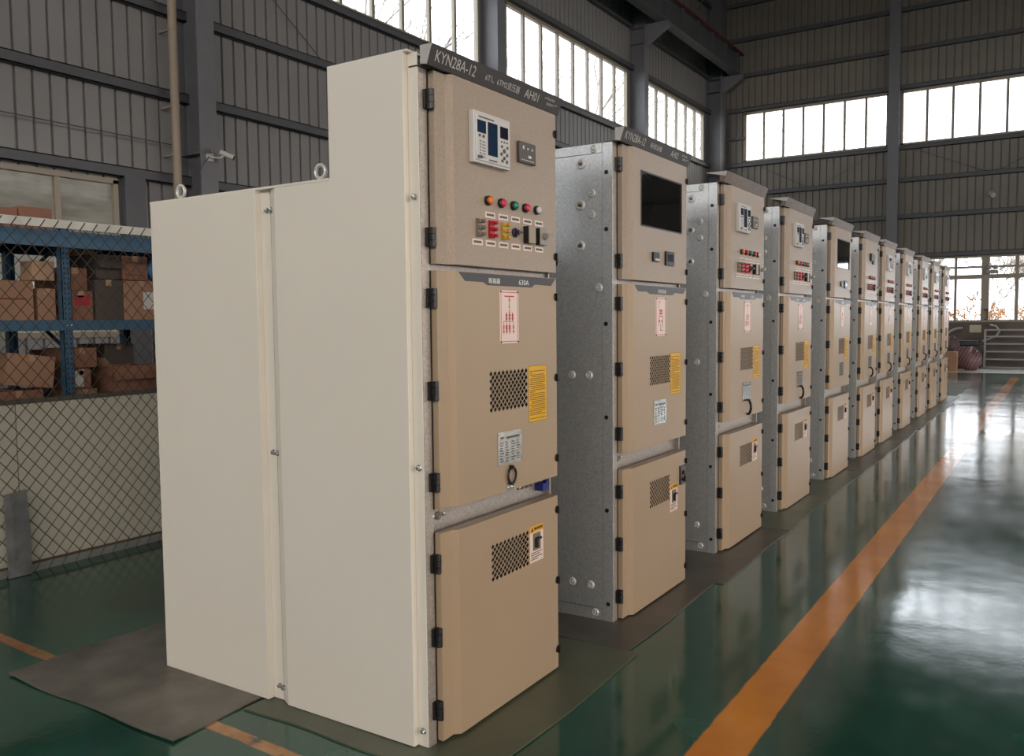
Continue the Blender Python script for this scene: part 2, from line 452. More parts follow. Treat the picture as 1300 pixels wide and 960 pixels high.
for h in LH:
    if h[2] == ZU0: window(left3, h, max(4, round((h[1] - h[0]) / .75)))
    elif h[0] < -5: window(left3, h, 7, DIRTY, (2.35,))
    else: window(left3, h, 8, DIRTY, starts=[-1.1 + i * .7 for i in range(1, 6)] + [3.43], transom=((2.40, .03),), split=(2.40, DUSTY))
for h in FH:
    if h[2] == ZU0: window(far3, h, round((h[1] - h[0]) / .64))
    elif h[0] < 0: window(far3, h, 0, GLASS, ((2.53, .06), (2.80, .03)), starts=[-1.6, -.84, -.10, .66, 1.4, 2.1, 2.85, 3.6], mw=[.035, .035, .10, .045, .035, .10, .035, .035])
    else: window(far3, h, 9, GLASS, (2.30,))
for h in RH: window(right3, h, 8)
for h in BH: window(back3, h, 9, transom=(7.2,))

# girts (horizontal channels), columns
TN = 0
def trim(mb, mat):
    global TN
    TN += 1
    return struct('trim_%d' % TN, mb, mat)
GZ = [4.33, 5.38, 9.08, 10.2, 11.3]
def channel_y(mb, x, y0, y1, z, h=.13, dpt=.09):
    mb.box(x, x + dpt, y0, y1, z - h / 2, z - h / 2 + .012); mb.box(x, x + dpt, y0, y1, z + h / 2 - .012, z + h / 2)
    mb.box(x + dpt - .012, x + dpt, y0, y1, z - h / 2, z + h / 2)
def channel_x(mb, y, x0, x1, z, h=.13, dpt=.09):
    mb.box(x0, x1, y - dpt, y, z - h / 2, z - h / 2 + .012); mb.box(x0, x1, y - dpt, y, z + h / 2 - .012, z + h / 2)
    mb.box(x0, x1, y - dpt, y - dpt + .012, z - h / 2, z + h / 2)
for z in GZ + [6.31, 8.02, 3.27]:
    m = MB(); channel_y(m, WX + .002, BY, FY - .1, z); trim(m, STEELD)
for z in GZ + [6.31, 8.02, 3.19]:
    m = MB(); channel_x(m, FY - .002, WX + .1, RX, z); trim(m, STEELD)
# short post beside the lower left window
m = MB(); m.box(WX, WX + .1, 4.22, 4.5, 0, 3.22); trim(m, STEELD)
m = MB(); m.box(-7.55, -7.45, FY - .1, FY, 5.3, 8.0); m.box(-7.9, -6.95, FY - .09, FY - .002, 7.1, 7.2); trim(m, STEELD)

def hcol_left(y, w=.26, d=.44):
    mb = MB()
    mb.box(WX, WX + .02, y - w / 2, y + w / 2, 0, ZT); mb.box(WX + d - .02, WX + d, y - w / 2, y + w / 2, 0, ZT)
    mb.box(WX + .02, WX + d - .02, y - .012, y + .012, 0, ZT)
    for z in (1.2, 3.6, 6.0, 8.6, 9.0): mb.box(WX + .02, WX + d - .02, y - w / 2 + .01, y + w / 2 - .01, z - .008, z + .008)
    # bracket that carries the crane girder
    mb.prism([(WX + d, 8.55), (WX + d, 9.05), (WX + d + .62, 9.05), (WX + d + .62, 8.93)], 'y', y - .09, y + .09)
    return mb
for i, y in enumerate((-8.6, -1.7, 5.2, 12.1, 19.0)):
    struct('steel_column' if i == 0 else 'steel_column.%03d' % i, hcol_left(y), COLM)
mb = hcol_left(24.85, .5, .5); struct('steel_column.006', mb, COLM)
def hcol_far(x, w=.30, d=.30):
    mb = MB()
    mb.box(x - w / 2, x + w / 2, FY - .02, FY, 0, ZT); mb.box(x - w / 2, x + w / 2, FY - d, FY - d + .02, 0, ZT); mb.box(x - .012, x + .012, FY - d + .02, FY - .02, 0, ZT)
    return mb
for i, x in enumerate((-2.5, 4.6, 11.6)):
    struct('steel_column.%03d' % (10 + i), hcol_far(x), COLM)
# crane girder along the left wall
m = MB(); gx = -7.1
m.box(gx - .15, gx + .15, BY, FY - .05, 9.05, 9.08); m.box(gx - .16, gx + .16, BY, FY - .05, 9.72, 9.76); m.box(gx - .012, gx + .012, BY, FY - .05, 9.08, 9.72)
y = BY + .5
while y < FY - .3:
    m.box(gx - .12, gx + .12, y - .006, y + .006, 9.08, 9.72); y += 1.15
o = struct('trim_%d' % (TN + 1), m, STEELD); TN += 1
m = MB(); m.box(gx + .14, gx + .17, BY, FY - .3, 9.72, 9.745); o = obj('conductor_rail', m, REDCABLE, o)
# diagonal brace cables on the walls
for i, (a, b) in enumerate([((-7.93, 6.15, 6.4), (-7.93, 7.6, 5.45)), ((-6.4, FY - .1, 6.2), (-4.9, FY - .1, 5.4)), ((-4.6, FY - .1, 5.4), (-3.0, FY - .1, 6.25)), ((-2.0, FY - .1, 6.25), (-.1, FY - .1, 5.4)), ((1.9, FY - .1, 6.25), (.1, FY - .1, 5.4)), ((-7.9, -1.0, 3.72), (-7.9, 5.0, 3.70))]):
    m = MB(); m.tube(a, b, .007, n=5); trim(m, STEELD)

# grey pvc downpipe beside the first column
m = MB(); m.tube((-7.72, 4.83, 0), (-7.72, 4.83, ZT - .5), .055, n=14)
dp = tag(obj('drain_pipe', m, PIPE, smooth=True), 'long beige plastic drain pipe running up beside the near steel column', 'pipe')
for z in (1.6, 2.75, 3.55, 4.15, 5.1):
    m = MB(); m.tube((-7.72, 4.83, z - .02), (-7.72, 4.83, z + .02), .061, n=14); m.box(-7.98, -7.72, 4.815, 4.845, z - .012, z + .012); obj('pipe_clip', m, PIPE, dp)

# ================================================================== SWITCHGEAR CABINETS
W = .80           # cabinet width
HT = 2.19         # frame height
XF, XS, XM = .055, .079, .099     # frame front, door hinge strip, door main face
ZB = dict(low=(.015, .710), mid=(.788, 1.5615), up=(1.583, 2.186))

def vent_rect(z0, z1): return (fy(.341), fy(.601), fz(z0), fz(z1))
HOLES = {'low': [vent_rect(.466, .607)], 'mid': [vent_rect(1.072, 1.225)], 'up': [], 'upglass': [(fy(.240), fy(.748), fz(1.846), fz(2.098))]}

def door_mb(z0, z1, holes, depth=.035):
    mb = MB()
    prof = [(.045, XF + .002), (.045, XS), (.101, XS), (.119, XM), (.776, XM), (.790, XS), (.790, XF + .002)]
    # side strips (all but the main face), extruded along z
    for (a, b) in zip(prof[:-1], prof[1:]):
        if a[1] == XM and b[1] == XM: continue
        mb.quad((a[1], a[0], z0), (b[1], b[0], z0), (b[1], b[0], z1), (a[1], a[0], z1))
    for z in (z0, z1): mb.add([(p[1], p[0], z) for p in prof], [tuple(range(len(prof)))])
    ys = sorted({.119, .776} | {v for h in holes for v in h[:2]}); zs = sorted({z0, z1} | {v for h in holes for v in h[2:]})
    for ya, yb in zip(ys[:-1], ys[1:]):
        for za, zb in zip(zs[:-1], zs[1:]):
            if any(h[0] <= ya + 1e-6 and h[1] >= yb - 1e-6 and h[2] <= za + 1e-6 and h[3] >= zb - 1e-6 for h in holes): continue
            mb.quad((XM, ya, za), (XM, yb, za), (XM, yb, zb), (XM, ya, zb))
    for h in holes:       # reveal of the glazed opening
        a, b, c, e = h
        if b - a < .3: continue
        for p, q in (((a, c), (b, c)), ((b, c), (b, e)), ((b, e), (a, e)), ((a, e), (a, c))):
            mb.quad((XM, p[0], p[1]), (XM, q[0], q[1]), (XM - .03, q[0], q[1]), (XM - .03, p[0], p[1]))
    return mb

def grille_mb(h, n=10, m=6):
    """sheet pierced by a staggered field of lozenges"""
    a, b, c, e = h; mb = MB(); w = (b - a) / n; hh = (e - c) / m; k = .84
    P = lambda y, z, x=XM: (x, y, z)
    cs = [(i + .5, j + .5, 0) for i in range(n) for j in range(m)] + [(i, j, 0) for i in range(1, n) for j in range(1, m)]
    for i, j, _ in cs:
        cy, cz = a + i * w, c + j * hh
        out = [(cy + w / 2, cz), (cy, cz + hh / 2), (cy - w / 2, cz), (cy, cz - hh / 2)]
        inn = [(cy + (y - cy) * k, cz + (z - cz) * k) for y, z in out]
        for q in range(4):
            r = (q + 1) % 4
            mb.quad(P(*out[q]), P(*out[r]), P(*inn[r]), P(*inn[q]))
            mb.quad(P(*inn[q]), P(*inn[r]), P(*inn[r], XM - .002), P(*inn[q], XM - .002))
    for i in range(1, n):
        y = a + i * w
        mb.add([P(y - w / 2, c), P(y + w / 2, c), P(y, c + hh / 2)], [(0, 1, 2)]); mb.add([P(y - w / 2, e), P(y, e - hh / 2), P(y + w / 2, e)], [(0, 1, 2)])
    for j in range(1, m):
        z = c + j * hh
        mb.add([P(a, z - hh / 2), P(a + w / 2, z), P(a, z + hh / 2)], [(0, 1, 2)]); mb.add([P(b, z - hh / 2), P(b, z + hh / 2), P(b - w / 2, z)], [(0, 1, 2)])
    for y, s in ((a, 1), (b, -1)):
        for z, t in ((c, 1), (e, -1)):
            mb.add([P(y, z), P(y + s * w / 2, z), P(y, z + t * hh / 2)], [(0, 1, 2)])
    # black box behind, its colour standing in for the shade inside the door
    d = XM - .030
    mb.add([(d, a, c), (d, b, c), (d, b, e), (d, a, e)], [(0, 1, 2, 3)], 1)
    for p, q in (((a, c), (b, c)), ((b, c), (b, e)), ((b, e), (a, e)), ((a, e), (a, c))):
        mb.quad((XM - .0005, p[0], p[1]), (XM - .0005, q[0], q[1]), (d, q[0], q[1]), (d, p[0], p[1]), 1)
    return mb

def hinge_mb():
    mb = MB()
    for k in range(3):
        z = -.031 + k * .021
        mb.prism([(.026, z), (.026, z + .0195), (.046, z + .0195), (.046, z)], 'x', XF, XF + .020)
        mb.lathe([(0, .0105), (.0195, .0105)], (XF + .020, .037, z), 'z', 12)
    mb.box(XF, XF + .010, .020, .034, -.029, .029)
    return mb
def cam_mb():
    mb = MB(); mb.lathe([(0, .017), (.006, .017), (.010, .014), (.011, .006)], (0, 0, 0), 'x', 14); mb.box(.008, .018, -.003, .003, -.014, .014)
    return mb

def frame_mb(rear, top=HT, drear=1.28):
    """posts, crosspieces and the carcass behind the doors"""
    mb = MB()
    t = .003
    # front posts and rails
    mb.box(-.04, XF, 0, .040, 0, top); mb.box(-.04, XF, W - .010, W, 0, top)
    mb.box(-.02, XF - .028, .040, W - .010, .690, .810); mb.box(-.02, XF - .012, .040, W - .010, 1.553, 1.592)
    mb.box(-.02, XF - .012, .040, W - .010, 0, .03); mb.box(-.02, XF - .012, .040, W - .010, 2.172, top)
    # tall carcass: top, back, right side
    mb.box(-.310, XF - .01, 0, W, top - t, top); mb.box(-.313, -.310, 0, W, 1.87, top); mb.box(-.310, -.04, W - t, W, 0, top)
    # low rear carcass
    mb.box(-drear, -.310, 0, W, 1.87 - t, 1.87); mb.box(-drear, -drear + t, 0, W, 0, 1.87); mb.box(-drear, -.310, W - t, W, 0, 1.87); mb.box(-drear, -.02, 0, W, .0, .02)
    return mb

def inner_mb():
    mb = MB(); mb.box(-.10, -.095, .040, W - .010, 1.6, 2.17); mb.box(-.02, -.015, .040, W - .010, .03, .69); mb.box(-.02, -.015, .040, W - .010, .81, 1.553)
    for a, b in ((.015, .710), (.788, 1.5615), (1.583, 2.186)): mb.box(XF - .004, XF + .002, .0395, .0455, a, b)      # black strips painting in the dark gap between frame and door
    mb.box(-.09, -.04, .30, .36, 1.62, 2.15); mb.box(-.09, -.06, .62, .66, 1.62, 2.15)
    return mb

def gside_mb():
    """galvanised side: main sheet, folded front flange, top and bottom strips"""
    mb = MB()
    # main sheet stepped down at the back
    k = .004
    mb.prism([(-1.28, .067), (-1.28, 1.87), (-.310, 1.87), (-.310, 2.147), (k, 2.147), (k, .063)], 'y', -.004, 0)
    mb.prism([(-1.28, 0.0), (-1.28, .065), (k, .060), (k, 0)], 'y', -.007, 0)
    mb.prism([(-.310, 2.149), (-.310, HT), (k, HT), (k, 2.149)], 'y', -.007, 0)
    mb.prism([(k + .002, 0), (k + .002, HT), (XF, HT), (XF, 0)], 'y', -.006, 0)
    return mb
def boss_mb(r, big):
    mb = MB()
    mb.lathe([(0, r), (-.004, r * .97), (-.009, r * .74), (-.009, r * .60), (-.003, r * .46), (-.003, .001)], (0, 0, 0), 'y', 18)
    mb.lathe([(-.003, r * .34), (-.011, r * .28), (-.012, .001)], (0, 0, 0), 'y', 12, 1 if big else 0)
    return mb
def sx(x): return .9895 * x + .0185
def sz(z): return .9895 * z + .0146
BOSS_BIG = [(-.122, 2.116), (-.126, 1.929), (-.127, 1.743)]
BOSS = [(-.056, 2.178), (-.067, 1.978), (-.067, 1.882), (-.031, 1.546), (-.175, 1.144), (-.084, 1.144), (-.178, .155), (-.08, .154), (-.055, .027)]
OVAL = [(.008, 2.066), (.007, 1.811), (.004, 1.382), (.005, .952), (.007, .518), (.012, .076)]

def canopy_mb(dark):
    mb = MB()
    mb.prism([(.072, 2.193), (.070, 2.251), (.118, 2.250), (.096, 2.188)], 'y', -.008, W + .006)
    if not dark: mb.box(-.01, .072, -.008, W + .006, 2.247, 2.251)
    mb.box(.02, .074, -.006, W + .004, HT, 2.195)
    return mb
def canopy_end_mb(full):
    mb = MB()
    mb.prism([(.071, 2.194), (.070, 2.2495), (.117, 2.2485), (.0955, 2.1895)] if full else [(-.009, 2.2475), (-.009, 2.2505), (.117, 2.2495), (.108, 2.222)], 'y', -.0095, -.0083)
    return mb

def relay_mb():
    mb = MB(); mb.prism([(.236, 1.930), (.458, 1.930), (.458, 2.102), (.236, 2.102)], 'x', XM, XM + .022); mb.prism([(.244, 1.938), (.450, 1.938), (.450, 2.094), (.244, 2.094)], 'x', XM + .022, XM + .026)
    return mb
def relay_text():
    mb = MB(); x = XM + .0265
    mb.quad((x, .258, 2.080), (x, .35, 2.080), (x, .35, 2.085), (x, .258, 2.085))
    for r in range(6):
        mb.quad((x, .262, 2.000 - r * .010), (x, .272, 2.000 - r * .010), (x, .272, 2.004 - r * .010), (x, .262, 2.004 - r * .010)); mb.quad((x, .278, 2.000 - r * .010), (x, .297, 2.000 - r * .010), (x, .297, 2.003 - r * .010), (x, .278, 2.003 - r * .010))
    mb.quad((x, .318, 1.944), (x, .368, 1.944), (x, .368, 1.949), (x, .318, 1.949))
    return mb
def relay_screen_mb(a, b, c, e):
    mb = MB(); mb.box(XM + .026, XM + .0275, a, b, c, e); return mb
KEYS = [(.412, 1.990, .008), (.394, 1.978, .006), (.430, 1.978, .006), (.412, 1.966, .006), (.397, 2.004, .005), (.432, 2.004, .005), (.400, 1.955, .006), (.428, 1.955, .006), (.256, 1.948, .006), (.272, 1.950, .006), (.262, 2.020, .005), (.285, 2.020, .005), (.395, 2.020, .003), (.412, 2.020, .003), (.429, 2.020, .003)]
def relay_keys_mb(ks):
    mb = MB(); x = XM + .026
    for y, z, r in ks:
        mb.lathe([(0, r), (.003, r), (.004, r * .7)], (x, y, z), 'x', 10)
    return mb
def lamp_mb():
    mb = MB(); mb.lathe([(0, .0165), (.010, .0165), (.012, .014)], (0, 0, 0), 'x', 18); return mb
def lens_mb():
    mb = MB(); mb.lathe([(.010, .0135), (.018, .0135), (.022, .010), (.0235, .004)], (0, 0, 0), 'x', 18); return mb
def plate_mb(w, h, t=.002):
    mb = MB(); mb.box(0, t, -w / 2, w / 2, -h / 2, h / 2); return mb
def plate_print(w, h):
    mb = MB(); mb.box(.002, .0024, -w * .38, w * .38, -h * .18, h * .22); return mb
def link_mb():
    mb = MB(); mb.box(0, .008, -.014, .012, -.030, .030)
    for z in (-.022, 0, .022):
        mb.box(.008, .014, -.012, .012, z - .006, z + .006); mb.lathe([(.012, .0065), (.024, .0065), (.027, .004)], (0, .006, z), 'x', 10)
    return mb
def knob_mb():
    mb = MB(); mb.lathe([(0, .017), (.006, .017), (.008, .013), (.016, .012)], (0, 0, 0), 'x', 16); mb.prism([(-.013, -.006), (-.013, .006), (.017, .003), (.017, -.003)], 'x', .014, .028)
    return mb
def meter_mb():
    mb = MB(); mb.box(0, .022, -.024, .024, -.031, .031); mb.box(.022, .024, -.023, .024, -.030, .030, 1)
    return mb
def meter2_mb():
    mb = MB(); mb.box(0, .018, -.026, .026, -.031, .031); mb.box(.018, .020, -.025, .026, -.030, .030, 1); mb.lathe([(.020, .014), (.030, .012)], (0, .004, .002), 'x', 14, 1)
    mb.prism([(-.006, -.008), (-.006, .010), (.034, .016), (.034, .004)], 'x', .030, .044, 1)
    return mb
def banner_mb():
    mb = MB(); mb.prism([(.168, 1.5625), (.812, 1.5625), (.775, 1.533), (.655, 1.535), (.630, 1.523), (.338, 1.523), (.312, 1.533), (.206, 1.533)], 'x', XM, XM + .0012); return mb
def mimic_mb():
    mb = MB(); mb.box(XM, XM + .002, .412, .536, 1.318, 1.508); x = XM + .0021
    for a, b, c, e in [(.418, .530, 1.500, 1.5025), (.418, .530, 1.3235, 1.326), (.418, .4205, 1.3235, 1.5025), (.5275, .530, 1.3235, 1.5025)]: mb.box(XM + .002, XM + .0023, a, b, c, e, 1)
    for y in (.417, .531):
        for z in (1.3225, 1.5035): mb.lathe([(0, .004), (.003, .003)], (XM + .002, y, z), 'x', 8, 2)
    return mb
def mimic_a():
    mb = MB(); x0, x1 = XM + .002, XM + .0024
    B = lambda a, b, c, e: mb.box(x0, x1, a, b, c, e)
    def ring(cy, cz, r): 
        for i in range(10):
            a, b = 2 * PI * i / 10, 2 * PI * (i + 1) / 10
            q = [(cy + r * math.cos(t), cz + r * math.sin(t)) for t in (a, b)] + [(cy + r * .6 * math.cos(t), cz + r * .6 * math.sin(t)) for t in (b, a)]
            mb.add([(x1, *p) for p in q], [(0, 1, 2, 3)])
    B(.442, .506, 1.485, 1.489); B(.473, .4755, 1.440, 1.485); ring(.474, 1.474, .006); ring(.474, 1.432, .006)
    mb.add([(x1, .474, 1.456), (x1, .478, 1.456), (x1, .470, 1.446), (x1, .466, 1.447)], [(0, 1, 2, 3)])
    for y in (.454, .474, .494):
        B(y - .0015, y + .0015, 1.398, 1.430)
        for z in (1.419, 1.407): ring(y, z, .0065); B(y - .003, y + .003, z - .003, z + .003)
    B(.436, .500, 1.396, 1.398); B(.473, .4755, 1.360, 1.398)
    for y, l in ((.436, .0), (.455, 1), (.474, 1), (.500, 0)):
        B(y - .0012, y + .0012, 1.356, 1.397)
        if l: B(y - .005, y + .005, 1.366, 1.384)
        else: ring(y, 1.376, .007)
        mb.add([(x1, y - .006, 1.364), (x1, y + .006, 1.364), (x1, y, 1.350)], [(0, 1, 2)])
    return mb
def mimic_b():
    mb = MB(); x0, x1 = XM + .002, XM + .0024
    B = lambda a, b, c, e, m=0: mb.box(x0, x1, a, b, c, e, m)
    B(.448, .470, 1.486, 1.489, 1); B(.448, .451, 1.455, 1.489, 1)
    for z in (1.444, 1.430):
        for y in (.462, .474, .488): B(y - .005, y + .005, z - .006, z + .005)
    B(.448, .452, 1.380, 1.418); B(.448, .500, 1.414, 1.418); B(.496, .500, 1.360, 1.418)
    for y in (.458, .484): B(y - .005, y + .005, 1.385, 1.397)
    B(.470, .473, 1.345, 1.380, 1); B(.466, .500, 1.345, 1.348, 1); B(.446, .454, 1.370, 1.376)
    return mb
def sticker_mb():
    mb = MB(); mb.box(XM, XM + .001, .604, .738, 1.014, 1.228)
    for a, b, c, e in [(.604, .738, 1.2265, 1.228), (.604, .738, 1.014, 1.0155), (.604, .6055, 1.014, 1.228), (.7365, .738, 1.014, 1.228)]: mb.box(XM + .001, XM + .0013, a, b, c, e, 1)
    r = random.Random(3); z = 1.206
    while z > 1.024:
        if r.random() > .13:
            a = .612 + (.012 if r.random() > .8 else 0); b = .725 if r.random() > .35 else .63 + .09 * r.random()
            mb.box(XM + .001, XM + .0013, a, b, z, z + .0030, 1)
        z -= .0072
    return mb
def nameplate_mb():
    mb = MB(); mb.box(XM, XM + .002, .390, .551, .879, .999)
    r = random.Random(5)
    mb.box(XM + .002, XM + .0023, .405, .430, .975, .982, 1); mb.box(XM + .002, XM + .0023, .445, .535, .972, .980, 1)
    for k in range(8):
        z = .958 - k * .0095
        for a, b in ((.402, .430), (.438, .462), (.478, .505), (.512, .537)):
            mb.box(XM + .002, XM + .0023, a, b - .012 * r.random(), z, z + .0035, 1)
    for y in (.397, .544):
        for z in (.886, .992): mb.lathe([(0, .0035), (.0015, .003)], (XM + .002, y, z), 'x', 8)
    return mb
def ring_handle_mb():
    mb = MB(); pts = []
    for i in range(25):
        a = 2 * PI * i / 24; pts.append((XM + .010 + .012 * math.cos(a) * 0, .470 + .026 * math.cos(a), .836 + .030 * math.sin(a)))
    mb.path(pts, .0045, 7)
    mb.lathe([(0, .006), (.016, .006)], (XM, .470, .868), 'x', 10); mb.lathe([(0, .006), (.012, .006)], (XM, .470, .806), 'x', 10)
    return mb
def ring_plate_mb():
    mb = MB(); mb.box(XM, XM + .003, .449, .492, .781, .808)
    for y in (.459, .482): mb.lathe([(0, .006), (.005, .004)], (XM + .003, y, .792), 'x', 10)
    return mb
def crescent_mb():
    mb = MB(); pts = []
    for i in range(13):
        a = PI / 2 + PI * .12 + (PI * .76) * i / 12
        pts.append((XM + .012 + .02 * math.sin(PI * i / 12), .492 + .03 * math.cos(a), .838 + .048 * math.sin(a)))
    mb.path(pts, .008, 8); mb.lathe([(0, .008), (.014, .008)], (XM, pts[0][1], pts[0][2]), 'x', 10); mb.lathe([(0, .008), (.014, .008)], (XM, pts[-1][1], pts[-1][2]), 'x', 10)
    return mb
def lowlabel_mb():
    mb = MB(); mb.box(XM, XM + .001, .604, .703, .472, .588); mb.box(XM, XM + .0012, .604, .703, .588, .613, 1)
    x = XM + .0012
    mb.add([(x + .0004, .612, .592), (x + .0004, .630, .592), (x + .0004, .621, .609)], [(0, 1, 2)], 2)
    for a, b in ((.636, .652), (.656, .668), (.671, .683), (.686, .697)): mb.box(x, x + .0004, a, b, .596, .606, 2)
    for z, b in ((.507, .694), (.499, .675), (.490, .694), (.482, .66)): mb.box(XM + .001, XM + .0014, .611, b, z, z + .003, 2)
    return mb
def lowhandle_mb():
    mb = MB(); mb.box(XM, XM + .004, .626, .677, .518, .584); mb.box(XM + .004, XM + .016, .634, .644, .530, .566, 1); mb.box(XM + .004, XM + .016, .644, .668, .560, .568, 1)
    return mb
def switchplate_mb():
    mb = MB(); mb.box(XM, XM + .006, .728, .808, .525, .625); mb.box(XM + .006, XM + .007, .732, .804, .529, .621, 1); mb.lathe([(.007, .012), (.018, .011)], (XM, .762, .588), 'x', 12)
    mb.box(XM + .007, XM + .016, .748, .786, .546, .560); mb.box(XM + .016, XM + .024, .756, .763, .54, .575)
    return mb
def keylock_mb():
    mb = MB(); mb.lathe([(0, .014), (.006, .014), (.007, .010), (.010, .009)], (XF - .028, 0, 0), 'x', 14); return mb
def bolt_mb():
    mb = MB(); mb.lathe([(0, .009), (.003, .009), (.003, .006), (.009, .006), (.010, .004)], (0, 0, 0), 'x', 6); return mb
def boltY_mb():
    mb = MB(); mb.lathe([(0, .011), (-.003, .011), (-.003, .0075), (-.012, .007), (-.013, .004)], (0, 0, 0), 'y', 8); return mb
TF, TR, TS, TB = .014, -.674, -.310, -1.28     # front edge, rear cover edge, step, back
def cream_front_mb():
    mb = MB()   # tall L-shaped tray, with recessed screw flanges before and behind it
    mb.prism([(TR + .098, .008), (TR + .098, 1.877), (TS, 1.877), (TS, 2.241), (TF, 2.241), (TF, .008)], 'y', -.026, 0)
    mb.prism([(TR + .098, -.026), (TR + .098, 0), (TR + .052, 0), (TR + .052, -.004)], 'z', .008, 1.877)
    mb.prism([(TF, .006), (TF, 2.236), (XF - .001, 2.236), (XF - .001, .006)], 'y', -.004, 0)
    return mb
def cream_rear_mb():
    mb = MB(); mb.prism([(TB, .008), (TB, 1.876), (TR, 1.876), (TR, .008)], 'y', -.030, 0); mb.prism([(TR, .008), (TR, 1.876), (TR + .049, 1.876), (TR + .049, .008)], 'y', -.003, 0)
    return mb
def cream_top_mb():
    mb = MB(); mb.box(TS, .03, -.025, W, 2.236, 2.243); mb.box(TS - .005, TS, 0, W, 1.87, 2.24); mb.box(TB - .005, TS, -.028, W, 1.872, 1.880); mb.box(TS, .02, .002, W - .01, HT, 2.237)
    return mb
def eyebolt_mb():
    mb = MB(); mb.torus((0, 0, .038), .023, .0065, 'y', 24, 8); mb.lathe([(0, .018), (.006, .018), (.008, .010), (.016, .008)], (0, 0, 0), 'z', 12); return mb

CABY = [0, 1.368, 2.741, 4.031, 5.477, 6.826, 7.945, 9.348, 10.86, 12.13, 13.59]
DIGITS = ['01', '02', '03', '04', '05', '06', '07', '08', '09', '10', '11']
CABLABEL = [
 'nearest switchgear cabinet, cream side covers, black header sign reading AH01',
 'second switchgear cabinet from the front, galvanised side, dark glass window in upper door',
 'third switchgear cabinet from the front, galvanised side',
 'fourth switchgear cabinet from the front, galvanised side, standing just before the second windowed cabinet',
 'fifth switchgear cabinet from the front, the farther of the two with a dark window',
 'sixth switchgear cabinet from the front, small black display and short button row on upper door',
 'seventh switchgear cabinet from the front, standing close behind the sixth, side hidden',
 'eighth switchgear cabinet from the front, standing behind the closely spaced pair',
 'ninth switchgear cabinet from the front, third from the far end of the row',
 'tenth switchgear cabinet from the front, second from the far end of the row',
 'last switchgear cabinet at the far end of the row, beside the far window']
KIND = ['A', 'B', 'A', 'A', 'B', 'C', 'A', 'A', 'A', 'A', 'A']
TXT = ['6T1、6TM2变压器', '母线设备', '6T3变压器', '6T4变压器', '母线设备', '隔离柜', '6T5变压器', '6T6变压器', '6T7变压器', '6T8变压器', '6T9变压器']
BAN = [('断路器', '630A'), ('母线设备', ''), ('断路器', '630A'), ('断路器', '630A'), ('母线设备', ''), ('隔离柜', '630A')] + [('断路器', '630A')] * 5

